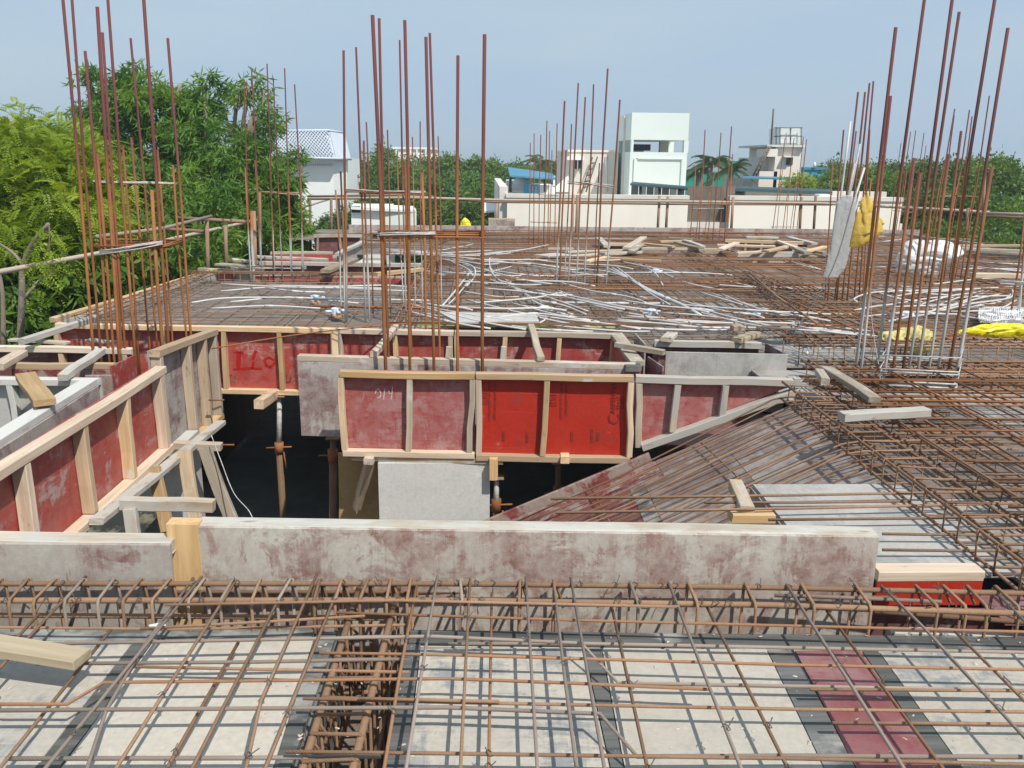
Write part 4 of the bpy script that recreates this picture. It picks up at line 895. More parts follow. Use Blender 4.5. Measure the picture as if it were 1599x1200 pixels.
colS = column('right rear column of bars wrapped by the hanging film and yellow bag', [
    (1340, 144, 1306, 475, YS, .0115), (1351, 144, 1314, 476, YS, .0115), (1358, 130, 1322, 478, YS, .0115), (1364, 127, 1332, 484, YS, .0105), (1317.5, 203, 1293, 466, YS, .010), (1337, 205, 1303, 470, YS + .3, .009), (1358, 203, 1340, 480, YS + .2, .011), (1300, 255, 1290, 440, YS + .5, .009), (1360, 280, 1346, 470, YS, .009)], [(((1290, 400, YS), (1345, 402, YS)), 3)], RUST_COL)
YT = 12.4
colT = column('column of thin bars standing behind the white sack', [
    (1491, 170, 1447, 430, YT, .009), (1490, 180, 1455, 435, YT + .2, .009), (1514, 172, 1474, 436, YT, .0095), (1518, 182, 1482, 438, YT + .2, .009), (1545, 150, 1499, 440, YT, .0095), (1500, 268, 1465, 438, YT, .008), (1530, 262, 1490, 440, YT + .2, .008), (1475, 250, 1440, 430, YT, .008)], [(((1470, 305, YT), (1525, 307, YT)), 3)], RUST_COL)
YU = 11.6
colU = column('middle far column of six tall bars on the deck left of the white stair tower', [
    (881.6, 158, 869, 448, YU, .0125), (892.5, 194, 882, 450, YU + .3, .009), (903, 130, 887, 450, YU, .0105), (914, 152, 899, 453, YU, .0105), (927, 132, 912, 453, YU, .0105), (949, 107.5, 931, 453, YU, .012), (968, 156, 946, 452, YU, .012), (884, 235, 874, 450, YU, .011), (936, 255, 928, 440, YU + .3, .008)],
    [(((886, 285, YU), (958, 292, YU)), 4), (((870, 430, YU), (948, 430, YU)), 3)], RUST_COLC)
YV = 17.4
colV = column('far column of thin bars left of the middle far column', [
    (828, 223.5, 826, 360, YV, .009), (834, 208.6, 833, 362, YV, .009), (844.5, 211, 841, 385, YV, .010), (854, 189, 849, 386, YV, .011), (858, 205, 856, 384, YV, .009), (870, 193, 866, 380, YV, .010), (862, 235, 858, 384, YV, .009)], [(((828, 347, YV), (870, 348, YV)), 2), (((840, 305, YV), (872, 306, YV)), 2)], RUST_COL)
YW = 18.6
colW = column('far right column of bars in front of the brown sheet gap', [
    (1101, 203, 1091, 382, YW, .011), (1126, 207.6, 1112, 383, YW, .011), (1142.5, 197.7, 1131, 380, YW, .012), (1144, 241, 1134, 378, YW, .010), (1086.5, 259, 1077, 378, YW, .010), (1097, 280, 1086, 380, YW, .009), (1115, 270, 1104, 380, YW, .010), (1132, 275, 1122, 380, YW, .010), (1108, 300, 1099, 380, YW, .008)], [(((1080, 326, YW), (1130, 325, YW)), 3), (((1078, 356, YW), (1130, 357, YW)), 2)], RUST_COL)
YX = 21.8
colX = column('smallest distant column of bars before the cream parapet', [
    (1226, 216, 1206, 362, YX, .010), (1240, 216, 1222, 362, YX, .010), (1254.5, 214, 1238, 363, YX, .010), (1259.5, 218, 1244, 362, YX, .011), (1222, 265, 1213, 362, YX, .008), (1235, 262, 1228, 362, YX, .008), (1246, 265, 1234, 362, YX, .008)], [(((1204, 355, YX), (1246, 355, YX)), 2), (((1215, 288, YX), (1245, 289, YX)), 1)], RUST_COL)
YQ = 20.6
colQ = column('distant column of thin bars right of the hanging film', [
    (1407, 224, 1388, 366, YQ, .009), (1422, 206, 1398, 367, YQ, .010), (1430, 204, 1407, 368, YQ, .010), (1443, 208, 1420, 370, YQ, .010), (1446, 228, 1428, 370, YQ, .008), (1416, 268, 1402, 366, YQ, .008)], [(((1395, 330, YQ), (1430, 331, YQ)), 2)], RUST_COL)
colZ = column('bars at the right edge of the picture behind the yellow sack', [(1601, 330, 1578, 505, 9.3, .011), (1606, 300, 1590, 507, 9.3, .011), (1597, 430, 1588, 506, 9.3, .010)], [(((1560, 440, 9.3), (1640, 446, 9.3)), 3)], RUST_COLC)

# ------------------------------------------------------------------ conduits, boxes
cond = []
def zc(lst, ox, oy, k): cond.append([(ox + x * k, oy + y * k) for x, y in lst])
for l in ([(0, 250), (130, 310), (300, 360), (500, 430)], [(0, 265), (170, 330), (260, 390), (420, 440)], [(170, 325), (250, 370), (380, 400), (480, 440)], [(230, 325), (400, 360), (560, 395), (750, 430)], [(190, 400), (300, 420), (420, 450), (540, 475)],
          [(330, 340), (480, 370), (620, 400), (760, 420)], [(600, 230), (760, 330), (900, 390), (1000, 445)], [(560, 220), (680, 280), (780, 350), (860, 395)], [(620, 225), (720, 300), (830, 355)], [(860, 360), (1000, 400), (1200, 420), (1330, 430)],
          [(700, 200), (790, 250), (830, 310)], [(730, 205), (850, 260), (950, 300), (1100, 330)], [(590, 250), (800, 250), (1000, 252), (1150, 262)], [(800, 430), (1000, 445), (1200, 470), (1520, 485)], [(600, 460), (750, 475), (900, 490), (1150, 495)],
          [(640, 455), (800, 465), (1000, 490), (1250, 500)], [(560, 485), (700, 500), (900, 510), (1200, 512)], [(700, 450), (900, 470), (1200, 490), (1590, 505)], [(1100, 350), (1250, 410), (1400, 440), (1590, 470)], [(1000, 340), (1100, 370), (1200, 400)],
          [(900, 395), (1100, 410), (1300, 425), (1599, 440)], [(1050, 345), (1200, 390), (1350, 430)], [(270, 478), (296, 462), (290, 446), (240, 440)], [(40, 165), (45, 230), (80, 280), (140, 300)], [(0, 180), (200, 205), (360, 225)], [(0, 200), (120, 205), (300, 215)],
          [(640, 335), (760, 370)], [(1450, 205), (1540, 235)], [(420, 95), (600, 98), (760, 100)], [(360, 225), (480, 235), (600, 250), (700, 290)], [(0, 370), (130, 380)], [(0, 410), (200, 418)], [(0, 470), (240, 436), (500, 470)],
          [(350, 330), (400, 350), (500, 380), (700, 420)], [(610, 470), (800, 480), (1000, 498), (1180, 503)], [(660, 448), (860, 462), (1100, 478), (1400, 492)]): zc(l, 750, 340, .344)
for l in ([(60, 440), (200, 420), (400, 415), (700, 420), (1000, 425), (1200, 430)], [(200, 350), (500, 365), (800, 370), (1000, 372)], [(380, 362), (550, 385), (700, 390)], [(950, 180), (1100, 190), (1300, 205), (1599, 240)], [(960, 190), (1150, 200), (1400, 215), (1550, 200)],
          [(1000, 185), (1200, 210), (1500, 225)], [(1500, 210), (1490, 260), (1530, 310), (1599, 340)], [(1450, 270), (1520, 310), (1599, 345)], [(1260, 230), (1400, 260), (1420, 310), (1380, 360)], [(1300, 240), (1380, 275), (1410, 310)], [(1420, 300), (1340, 400), (1280, 460)], [(1400, 290), (1320, 390), (1260, 460)],
          [(1040, 195), (1250, 200), (1500, 190)], [(1100, 205), (1350, 222), (1599, 250)]): zc(l, 280, 330, .325)
for l in ([(360, 640), (350, 620), (450, 590), (700, 580), (1000, 570), (1200, 560)], [(780, 690), (950, 650), (1150, 620), (1170, 580), (1140, 570)], [(760, 680), (900, 640), (1050, 580)], [(740, 670), (880, 620), (1020, 580)], [(700, 650), (840, 610), (980, 590)], [(850, 690), (1080, 680), (1190, 630)],
          [(440, 580), (560, 620), (700, 640)], [(500, 600), (650, 640), (760, 680)], [(0, 690), (150, 695), (330, 705)], [(0, 740), (200, 765), (480, 800)], [(0, 770), (250, 790), (470, 820)], [(0, 755), (180, 790), (360, 810)], [(160, 660), (350, 720)],
          [(460, 330), (620, 312), (700, 320)], [(900, 430), (1050, 435), (1230, 445)], [(930, 450), (1100, 470), (1230, 480)], [(900, 470), (1000, 465), (1230, 470)], [(1150, 570), (1170, 590), (1100, 640), (950, 665)], [(340, 465), (450, 460), (560, 455)], [(20, 430), (100, 455), (170, 470)],
          [(700, 700), (820, 670), (1000, 620), (1110, 600)], [(560, 610), (700, 590), (900, 580)], [(600, 690), (750, 700), (900, 705)], [(160, 890), (190, 878), (300, 878), (360, 880)], [(100, 910), (108, 880), (95, 872), (60, 880)]): zc(l, 1230, 280, .3)
for k_ in range(30):
    x0, y0 = random.uniform(640, 1150), random.uniform(398, 505); s_ = random.choice((.02, .12, .2, .3)) + random.uniform(-.03, .05); n_ = random.uniform(90, 260) * (y0 - 250) / 230
    cond.append([(x0, y0), (x0 + n_ * .4, min(516, y0 + n_ * .4 * s_ * .8)), (min(1300, x0 + n_ * .8), min(517, y0 + n_ * .8 * s_ * .7 + random.uniform(-3, 3))), (min(1310, x0 + n_), min(518, y0 + n_ * s_ * .7))])
cond += [[(345, 455), (430, 449), (560, 452), (640, 455)], [(360, 472), (450, 465), (560, 474)], [(420, 446), (520, 448), (600, 446), (650, 450)], [(330, 482), (420, 478), (500, 482)]]
for k_ in range(16):
    x0, y0 = random.uniform(600, 800), random.uniform(395, 480); n_ = random.uniform(80, 200) * (y0 - 250) / 200; s_ = random.choice((-.12, .03, .1, .22))
    cond.append([(x0, y0), (x0 + n_ * .35, y0 + n_ * .35 * s_ + 2), (x0 + n_ * .7, min(515, y0 + n_ * .7 * s_ + 3)), (x0 + n_, min(516, y0 + n_ * s_))])
for k_ in range(14):
    x0, y0 = random.uniform(1330, 1500), random.uniform(440, 505); n_ = random.uniform(60, 160); s_ = random.uniform(-.25, .15)
    cond.append([(x0, y0), (x0 + n_ * .5, y0 + n_ * .5 * s_), (x0 + n_, y0 + n_ * s_ * .8)])
for i, l in enumerate(cond):
    z = .085 + random.uniform(0, .05)
    P = [PZ(x, y, z + (.02 if 0 < j < len(l) - 1 else 0)) for j, (x, y) in enumerate(l)]
    far = sum(p.y for p in P) / len(P); r = random.uniform(.0095, .0122) if i != 6 else .022
    if P[0].x > 4.4: lab, gr = 'thin white conduit curving over the rebar on the right part of the deck', 'white conduits on the right part of the deck'
    elif l[0][0] < 640 and l[0][1] > 430: lab, gr = 'thin white conduit lying over the fine mat of the left bay', 'white conduits on the left bay'
    elif far > 12.8: lab, gr = 'thin white conduit on the far part of the deck before the timber heap', 'white conduits on the far deck'
    else: lab, gr = 'thin white conduit fanning over the middle deck behind the red panels', 'white conduits on the middle deck'
    if i == 6: lab, gr = 'thicker white pipe slanting over the middle deck', None
    sp_ = smooth_path(P, 5); cn_ = tag(tube('conduit', sp_, r, PVC, n=6), lab, 'conduit', gr)
    if len(sp_) > 8 and far < 13 and i % 2 == 0:
        q = sp_[len(sp_) // 2]; e_ = (sp_[len(sp_) // 2 + 1] - q).normalized() * .05; v, f = tube_geo([q - e_, q + e_], r * 1.3, 7); k_ = mesh_obj('coupler', v, f, PVC, None, True); k_.parent = cn_; k_.location = k_.location - cn_.location
def jbox(px, py, label, cap=True):
    c = PZ(px, py, .1); t = thing('junction_box', label, 'junction box', c)
    v, f = tube_geo([c + Vector((0, 0, -.03)), c + Vector((0, 0, .03)), c + Vector((0, 0, .036))], .055, 10, taper=[1, 1, .8]); mesh_obj('body', v, f, BOXBLUE, t, False)
    for a in range(4):
        d = Vector((math.cos(a * math.pi / 2 + .4), math.sin(a * math.pi / 2 + .4), 0)); tube('spout', [c + d * .05, c + d * .115], .016, BOXBLUE, t, 7)
    if cap:
        v, f = tube_geo([c + Vector((.03, -.07, -.05)), c + Vector((.03, -.07, -.032))], .06, 9); mesh_obj('cover', v, f, ORANGE_CAP, t)
jbox(492, 466, 'pale blue junction box on the left bay, the farther of two'); jbox(525, 486, 'pale blue junction box on the left bay, next to the long red panel')
jbox(1017, 488, 'pale blue junction box among conduits in the middle of the deck'); jbox(1176, 489, 'pale blue junction box among conduits right of the middle', False); jbox(850, 483, 'pale blue junction box beside the grey sheet on the bars', False); jbox(1024, 424, 'pale blue junction box far back under the timber heap', False); jbox(1416, 492, 'pale blue junction box behind the right column', False)
plank(PZ(1143, 512, .14), PZ(1160, 512, .14), .12, .05, PINE, 'small yellow wood block on the conduits', name='block', cat='timber')
sheet = thing('plywood_offcut', 'grey plywood sheet lying raised on the bars behind the middle column', 'plywood sheet', PZ(760, 495, .12))
prism('sheet', [PZ(685, 487, .14), PZ(715, 503, .14), PZ(842, 502, .14), PZ(836, 490, .14)], (0, 0, -.022), GREY_PLY, sheet)
tag(tube('bar', [PZ(1170, 425, .2), PZ(1215, 465, .2), PZ(1275, 505, .18)], .014, RUST_DK), 'long loose bar slanting over the deck towards the film wrapped column', 'bar')
tag(tube('bar', [PZ(1160, 425, .2), PZ(1275, 506, .2)], .010, RUST_DK), 'thin loose bar beside the long slanting bar', 'bar')
tag(tube('bar', [PZ(440, 478, .12), PZ(800, 483, .12)], .013, RUST), 'loose rusty bar lying level on the left bay', 'bar')
tag(tube('wire', smooth_path([PY(330, 545, 7.6), PY(430, 528, 7.7), PY(530, 515, 7.9), PY(640, 505, 8.3)], 5), .006, RUST), 'rusty thin bar stretched before the long red panel', 'wire')
tag(tube('string', smooth_path([PY(1436 - 100, 300, 9), PY(1300, 420, 8.6), PY(1235, 530, 8.2), PY(1225, 560, 8)], 5), .006, WIRE), 'dark cord slanting down from the column to the conduits', 'cord')
tag(tube('string', smooth_path([PY(1362, 330, 6.9), PY(1360, 480, 6.9), PY(1372, 570, 6.8), PY(1382, 620, 6.6), PY(1370, 640, 6.5), PY(1350, 640, 6.4)], 6), .0035, CEMBAR), 'pale thin wire hanging down beside the right front column', 'wire')
tag(tube('string', [PZ(650, 508, .09), PZ(1000, 512, .09)], .006, LIME), 'lime builder string along the back of the red panels', 'string')

# ------------------------------------------------------------------ far formwork on the deck
def far_panel(label, a, b, zt, zb, studs, face, rail=PINE_OLD, framed=True):
    p, q = PZ(*a, zt), PZ(*b, zt)
    if framed: return panel(label, p, q, zt, zb, svals(studs, a[1], p, q), face, rail, rw=.06)
    t = thing('formwork', label, 'formwork board', (p + q) / 2); board(p, q, zt - .045, zb, .016, face, t, 'face_sheet'); beam('top_rail', p + Vector((0, .03, -.02)), q + Vector((0, .03, -.02)), .07, .045, rail, t); return t
far_panel('low red and grey board behind the left bay', (398, 427), (655, 431), .12, -.1, [], RED_OLD, framed=False)
far_panel('maroon panel behind the low red board of the left bay', (405, 409), (660, 412), .14, -.35, [410, 508, 600, 655], MAROON)
far_panel('dark red board standing before the white house', (422, 394), (519, 394), .14, -.3, [], RED_OLD, framed=False)
far_panel('far maroon panel left of the yellow bag', (490, 367), (568, 367), .18, -.3, [495, 531, 563], MAROON)
far_panel('red corner board at the end of the long grey edge board', (310, 419), (362, 422), .12, -.15, [], RED_OLD, framed=False)
far_panel('grey corner board beside the red corner board', (362, 417), (388, 421), .15, -.15, [], GREY_PLY, framed=False)
far_panel('low grey board at the far edge behind the middle column', (580, 362), (740, 365), .15, -.1, [590, 650, 700, 735], MAROON)
far_panel('grey reddish board at the far left corner of the cream parapet', (763, 341), (804, 342), .34, -.05, [], GREY_RED, framed=False)
far_panel('low grey board before the yellow bag', (572, 374), (735, 379), .12, -.1, [], GREY_PLY, framed=False)
t = thing('formwork', 'grey board running back beside the far maroon panel', 'formwork board', PZ(548, 388, .1)); board(PZ(527, 399, .15), PZ(566, 379, .15), .14, -.15, .02, GREY_PLY, t, 'face_sheet'); beam('top_rail', PZ(527, 398, .17), PZ(566, 378, .17), .09, .05, PINE_CEM, t)
plank(PZ(508, 424, .2), PZ(553, 406, .2), .14, .05, PINE_OLD, 'thick pale plank slanting over the low red board'); plank(PZ(586, 429, .2), PZ(658, 421, .2), .1, .05, PINE, 'yellow plank at the right end of the low red board')
plank(PZ(340, 413, .2), PZ(400, 417, .2), .14, .03, PINE_OLD, 'pale plank on the corner boards left of the rear column'); plank(PZ(395, 401, .25), PZ(512, 406, .22), .1, .04, PINE_OLD, 'long thin plank before the dark red board')
plank(PZ(362, 406, .22), PZ(400, 410, .2), .12, .04, PINE, 'short yellow plank behind the corner boards'); plank(PZ(570, 402, .18), PZ(596, 402, .18), .5, .04, PINE_CEM, 'square grey plate beside the far conduits', name='plate', cat='plywood sheet')
# timber heap
far_panel('grey reddish board in the timber heap on the far deck', (1002, 387), (1128, 389), .2, -.05, [], GREY_RED, framed=False)
far_panel('pale grey board at the right of the timber heap', (1152, 393), (1246, 394), .2, -.05, [], GREY_PLY, framed=False)
far_panel('maroon panel behind the timber heap, left one', (935, 379), (1010, 380), .22, -.02, [950, 980], MAROON, PINE)
far_panel('maroon panel behind the timber heap, right one', (1133, 374), (1262, 378), .26, -.02, [1140, 1165, 1190, 1240], MAROON, PINE)
heap = [((845, 401), (880, 398), .4, GREY_PLY, .18), ((872, 402), (1000, 393), .14, PINE_OLD, .16), ((885, 394), (985, 391), .12, PINE_OLD, .2), ((978, 388), (1005, 371), .16, PINE, .3), ((985, 393), (1002, 381), .14, PINE, .3), ((940, 397), (998, 394), .2, PINE, .22), ((916, 409), (948, 402), .13, PINE, .2), ((950, 404), (1032, 408), .13, PINE, .2),
        ((935, 372), (948, 385), .14, PINE_OLD, .3), ((1005, 381), (1052, 386), .12, PINE, .28), ((1030, 378), (1078, 377), .12, PINE_OLD, .3), ((1056, 379), (1095, 388), .12, PINE_OLD, .3), ((1068, 376), (1098, 386), .1, PINE_OLD, .32), ((1125, 390), (1150, 380), .14, PINE, .3), ((1120, 383), (1210, 385), .14, PINE, .28), ((1165, 371), (1215, 372), .2, PINE, .36),
        ((1195, 393), (1240, 383), .16, PINE, .3), ((1225, 381), (1262, 396), .14, PINE_OLD, .3), ((1232, 371), (1272, 381), .14, PINE_OLD, .32), ((1252, 388), (1290, 396), .14, PINE_OLD, .25), ((1256, 394), (1288, 386), .12, PINE, .28), ((1215, 377), (1245, 388), .1, PINE, .32), ((855, 389), (895, 389), .12, PINE_OLD, .22), ((1240, 400), (1290, 402), .16, PINE_CEM, .15), ((1150, 397), (1190, 393), .1, PINE, .25), ((1045, 372), (1080, 374), .1, PINE, .22), ((830, 403), (870, 400), .12, PINE_OLD, .16)]
ORD = ['first', 'second', 'third', 'fourth', 'fifth', 'sixth', 'seventh', 'eighth', 'ninth', 'tenth', 'eleventh', 'twelfth', 'thirteenth', 'fourteenth', 'fifteenth', 'sixteenth', 'seventeenth', 'eighteenth', 'nineteenth', 'twentieth'] + ['twenty-' + w for w in ('first', 'second', 'third', 'fourth', 'fifth', 'sixth', 'seventh', 'eighth', 'ninth')]
cnt_ = {}
for a, b, w, m, z in sorted(heap, key=lambda h: h[0][0]):
    if random.random() < .5 and m is PINE: m = PINE_OLD
    kind = {PINE: 'yellow plank', PINE_OLD: 'weathered plank', GREY_PLY: 'grey sheet', PINE_CEM: 'caked plank'}[m]; q = cnt_.get(kind, 0); cnt_[kind] = q + 1
    tag(beam('plank', PZ(*a, z * .8), PZ(*b, z * .8), w * .85, .038, m), '%s in the far timber heap, %s of its kind from the left' % (kind, ORD[q]), 'plank', 'planks of the timber heap on the far deck')
plank(PZ(1480, 384, .2), PZ(1620, 384, .2), .2, .04, PINE_OLD, 'long grey plank at the right edge of the far deck'); plank(PZ(1500, 389, .25), PZ(1620, 394, .25), .12, .05, PINE_OLD, 'brown plank slanting at the right edge of the far deck'); plank(PZ(1518, 430, .2), PZ(1640, 432, .2), .12, .06, PINE, 'yellow brown plank lying level near the right edge')
far_panel('low grey board along the right far edge of the deck', (1420, 366), (1535, 381), .22, -.1, [], GREY_PLY, framed=False); far_panel('low maroon board at the right edge of the far deck', (1525, 391), (1640, 399), .2, -.1, [], GREY_MAR, framed=False)
tag(beam('edge_board', PZ(545, 358, .12), PZ(1440, 366, .12), .04, .2, GREY_MAR), 'long low edge board along the far edge of the deck', 'edge board')

# ------------------------------------------------------------------ bags and film
def lumpy(name, rings, m, parent=None, n=44, amp=.02, sc=(8, 8, 8), seed=0, fold=.0):
    """rings: (centre, half width, half depth, axes) from one end to the other; closed skin with creases"""
    vs = []; fs = []; k = len(rings); sc = Vector((sc, sc, sc) if isinstance(sc, (int, float)) else sc)
    for i, (c, a, b, ux, uy) in enumerate(rings):
        for j in range(n):
            th = 2 * math.pi * j / n; p = Vector(c) + Vector(ux) * (a * math.cos(th)) + Vector(uy) * (b * math.sin(th))
            q = p * sc + Vector((seed, 0, 0)); d = Vector((mnoise.noise(q), mnoise.noise(q + Vector((31, 0, 0))), mnoise.noise(q + Vector((0, 57, 0)))))
            cr = abs(mnoise.noise(q * 1.9 + Vector((seed + 9, 0, 0)))) + .5 * abs(mnoise.noise(q * 4.1 + Vector((seed + 3, 0, 0))))
            rad = (p - Vector(c)); rad = rad.normalized() if rad.length > 1e-6 else Vector()
            vs.append(p + d * amp - rad * (fold * max(0, .32 - cr)))
    for i in range(k - 1):
        for j in range(n): fs.append((i * n + j, i * n + (j + 1) % n, (i + 1) * n + (j + 1) % n, (i + 1) * n + j))
    fs.append(tuple(range(n - 1, -1, -1))); fs.append(tuple((k - 1) * n + j for j in range(n)))
    o = mesh_obj(name, [p for p in vs], fs, m, parent, smooth=True); return o
def interp(rings, k=5):
    R = []
    for r0, r1 in zip(rings[:-1], rings[1:]):
        for i in range(k):
            t = i / k; R.append((Vector(r0[0]).lerp(Vector(r1[0]), t), r0[1] + (r1[1] - r0[1]) * t, r0[2] + (r1[2] - r0[2]) * t, r0[3], r0[4]))
    R.append((Vector(rings[-1][0]),) + tuple(rings[-1][1:])); return R
XH, YH, ZH = (1, 0, 0), (0, 1, 0), (0, 0, 1)
def px_rings(lst, Y, depth=.5, axis='z'):
    R = []
    for x0, x1, y in lst:
        a, b = PY(x0, y, Y), PY(x1, y, Y); R.append(((a + b) / 2, max((b - a).length / 2, .004), max((b - a).length / 2 * depth, .004), XH, YH))
    return interp(R, 14)
def px_rings_h(lst, Y, depth=.7):
    R = []
    for x, y0, y1 in lst:
        a, b = PY(x, y0, Y), PY(x, y1, Y); R.append(((a + b) / 2, max((b - a).length / 2, .004), max((b - a).length / 2 * depth, .004), ZH, YH))
    return interp(R, 14)
tag(lumpy('plastic_film', px_rings([(1311, 1331, 306), (1305, 1336, 316), (1301, 1334, 350), (1295, 1329, 385), (1288, 1319, 420), (1284, 1310, 434)], 10.2, .2), CLR_P, amp=.012, sc=(8, 8, .8), fold=.045), 'dusty grey film sleeve hanging on the right rear column', 'plastic film')
for i, (xt, yt) in enumerate(((1328, 190), (1343, 225), (1350, 262), (1335, 255), (1344, 300))):
    tag(tube('conduit', bent(PY(1296 + i * 3.2, 420, 10.25 + .02 * (i % 3)), PY(xt, yt, 10.25 + .02 * (i % 3)), 3, .02), .013, PVC if i % 2 == 0 else CLR_P, n=7), 'white pipe standing in the hanging film sleeve', 'conduit', 'white pipes standing in the film sleeve')
tag(lumpy('yellow_bag', px_rings([(1350, 1354, 302), (1343, 1362, 314), (1337, 1371, 338), (1332, 1380, 362), (1329, 1362, 376), (1328, 1344, 386)], 7.5, .35), YEL_W, amp=.02, sc=(7, 7, 2.2), fold=.08, seed=4), 'golden yellow bag hanging on the right front column', 'bag')
tag(lumpy('bag_corner', px_rings([(1362, 1368, 330), (1364, 1378, 345), (1366, 1383, 350), (1368, 1372, 358)], 7.55, .3), YEL_W, amp=.012, sc=(14, 14, 5), fold=.04, seed=8), 'pointed flap of golden bag sticking out right of the bar', 'bag')
sk = px_rings_h([(1375, 520, 532), (1390, 515, 541), (1410, 512, 546), (1425, 512, 549), (1440, 516, 552), (1452, 520, 550), (1461, 530, 546)], 7.6)
tag(lumpy('pale_sack', sk, YEL_P, amp=.035, sc=7, fold=.12, seed=2), 'crumpled pale yellow sack on the bars behind the right front column', 'sack')
tag(lumpy('sack_flap', px_rings_h([(1402, 514, 524), (1415, 509, 524), (1430, 508, 526), (1446, 511, 524), (1456, 518, 524)], 7.75), YEL_P, amp=.03, sc=8, fold=.1, seed=5), 'second crumpled pale yellow sack lying over the first', 'sack')
tag(lumpy('yellow_sack', px_rings_h([(1496, 516, 521), (1508, 513, 521), (1512, 512, 523), (1530, 507, 526), (1555, 504, 528), (1590, 506, 529), (1625, 512, 530), (1645, 518, 530)], 7.9), YEL, amp=.022, sc=(3, 8, 8), fold=.07, seed=3), 'bright yellow sack lying on the bars at the right edge', 'sack')
tag(lumpy('white_sack', px_rings([(1436, 1470, 376), (1416, 1496, 384), (1406, 1506, 396), (1399, 1484, 410), (1397, 1470, 424), (1406, 1456, 436), (1420, 1442, 444)], 13.4, .6), WHT_P, amp=.07, sc=(3.5, 3.5, 2.2), fold=.26, seed=6), 'big white plastic sack on the deck behind the right front column', 'sack')
tag(lumpy('yellow_bag', px_rings([(726, 727, 339), (720, 734, 346), (718, 736, 354), (718, 737, 363)], 21.0, .6), YEL, amp=.02, sc=5, fold=.06, seed=9), 'small bright yellow bag at the far edge of the deck', 'bag')
# netting
t = thing('netting', 'folded white netting on the deck at the right edge', 'netting', PZ(1570, 490, .12))
net = []
def NP(x, y): return PZ(x, y, .155 + .05 * mnoise.noise(Vector((x * .06, y * .22, 0))) + .02 * mnoise.noise(Vector((x * .21, y * .5, 4))))
for i in range(15): net.append([NP(x, 481 + i * 1.4 + 3 * mnoise.noise(Vector((x * .05, i * .3, 0)))) for x in range(1528, 1645, 9)])
for i in range(34): net.append([NP(1529 + i * 3.4 + 3 * mnoise.noise(Vector((y * .3, i * .4, 7))), y) for y in (481, 485, 489, 493, 497, 501)])
nn = tubes('mesh_strands', net, .0055, NETW, t, 4); nn['kind'] = 'stuff'
prism('backing', [PZ(1530, 501, .13), PZ(1640, 504, .13), PZ(1640, 483, .13), PZ(1534, 481, .13)], (0, 0, -.02), NETW, t)
# ------------------------------------------------------------------ handrails
hr = thing('handrail', 'pipe handrail on posts along the left deck edge before the trees', 'handrail', (-4.6, 14, 0))
tube('rail_pipe', [PX(-120, 450, -4.6), PX(0, 425, -4.6), PX(240, 380, -4.6), PX(400, 344, -4.62), PX(470, 325, -4.6), PX(522, 309, -4.5)], .028, TUBE_L, hr, 8)
for px, yt, yb, Y in ((323, 345, 422, 12.9), (352, 352, 412, 14.5), (397, 330, 440, 12.6), (484, 312, 385, 21.5), (517, 310, 372, 21.8), (405, 300, 410, 17)):
    tube('post', [PY(px, yt, Y), PY(px, yb, Y) + Vector((0, 0, -.3))], .03 if Y < 16 else .035, TUBE, hr, 7)
tube('rail_pipe', [PY(150, 370, 10.5), PY(250, 358, 11.5), PY(330, 338, 13)], .024, TUBE_L, hr, 7)
tube('rail_pipe', [PY(278, 341, 13.4), PY(390, 347, 13.2)], .028, TUBE, hr, 7); tube('rail_pipe', [PY(212, 355, 13.2), PY(322, 362, 13)], .026, TUBE, hr, 7)
hb = thing('handrail', 'long double pipe handrail on posts along the far deck edge before the cream parapet', 'handrail', (4, 22, 0))
tube('rail_pipe', [PY(480, 311, 22.2), PY(640, 309, 22.1), PY(790, 313, 22), PY(1050, 315, 21.9), PY(1280, 318, 21.7), PY(1460, 327, 20.5), PY(1545, 332, 19.5)], .034, TUBE_L, hb, 7)
tube('rail_pipe', [PY(480, 307, 22.3), PY(620, 305, 22.3), PY(770, 316, 22.2), PY(1040, 319, 22.0), PY(1300, 320, 21.9)], .026, TUBE, hb, 7)
tube('rail_pipe', [PY(1530, 333, 18.5), PY(1680, 337, 17.5)], .03, TUBE_L, hb, 7); tube('rail_pipe', [PY(1530, 338, 18.6), PY(1680, 343, 17.6)], .028, TUBE, hb, 7)
for px, yt, yb, Y in ((540, 300, 366, 22), (776, 318, 345, 22), (895, 304, 385, 19.5), (902, 305, 385, 19.6), (1030, 306, 358, 22), (1043, 307, 358, 22), (1145, 308, 360, 21.8), (1252, 308, 362, 21.8), (1274, 306, 362, 21.8), (1512, 325, 372, 19.6), (1538, 262, 375, 19.4)):
    tube('post', [PY(px, yt, Y), PY(px - (3 if px > 755 else 0), yb, Y) + Vector((0, 0, -.2))], .035, TUBE, hb, 7)

# ------------------------------------------------------------------ neighbouring buildings
def bbox(name, px0, px1, yt, Y, depth, m, parent, zb=GZ, yb=None, dx=0):
    a, b = PY(px0, yt, Y), PY(px1, yt, Y); z0 = PY(px0, yb, Y).z if yb is not None else zb
    return box(name, (min(a.x, b.x) + dx, Y, z0), (max(a.x, b.x) + dx, Y + depth, max(a.z, b.z)), m, parent)
def ppanel(name, px0, px1, yt, yb, Y, m, parent, d=.06):
    a, b = PY(px0, yt, Y), PY(px1, yb, Y); return box(name, (a.x, Y - d, b.z), (b.x, Y - .002, a.z), m, parent)
n1 = thing('terrace_building', 'cream walled flat roofed house with a long parapet right behind the deck', 'house', (4, 27, GZ))
bbox('parapet_wall', 792, 1075, 309, 26, .25, W_CREAM, n1); bbox('parapet_coping', 790, 1077, 306, 25.95, .35, W_CREAM2, n1, yb=309)
bbox('parapet_wall', 1141, 1410, 312, 26, .25, W_CREAM, n1); bbox('parapet_coping', 1139, 1412, 309, 25.95, .35, W_CREAM2, n1, yb=312.5)
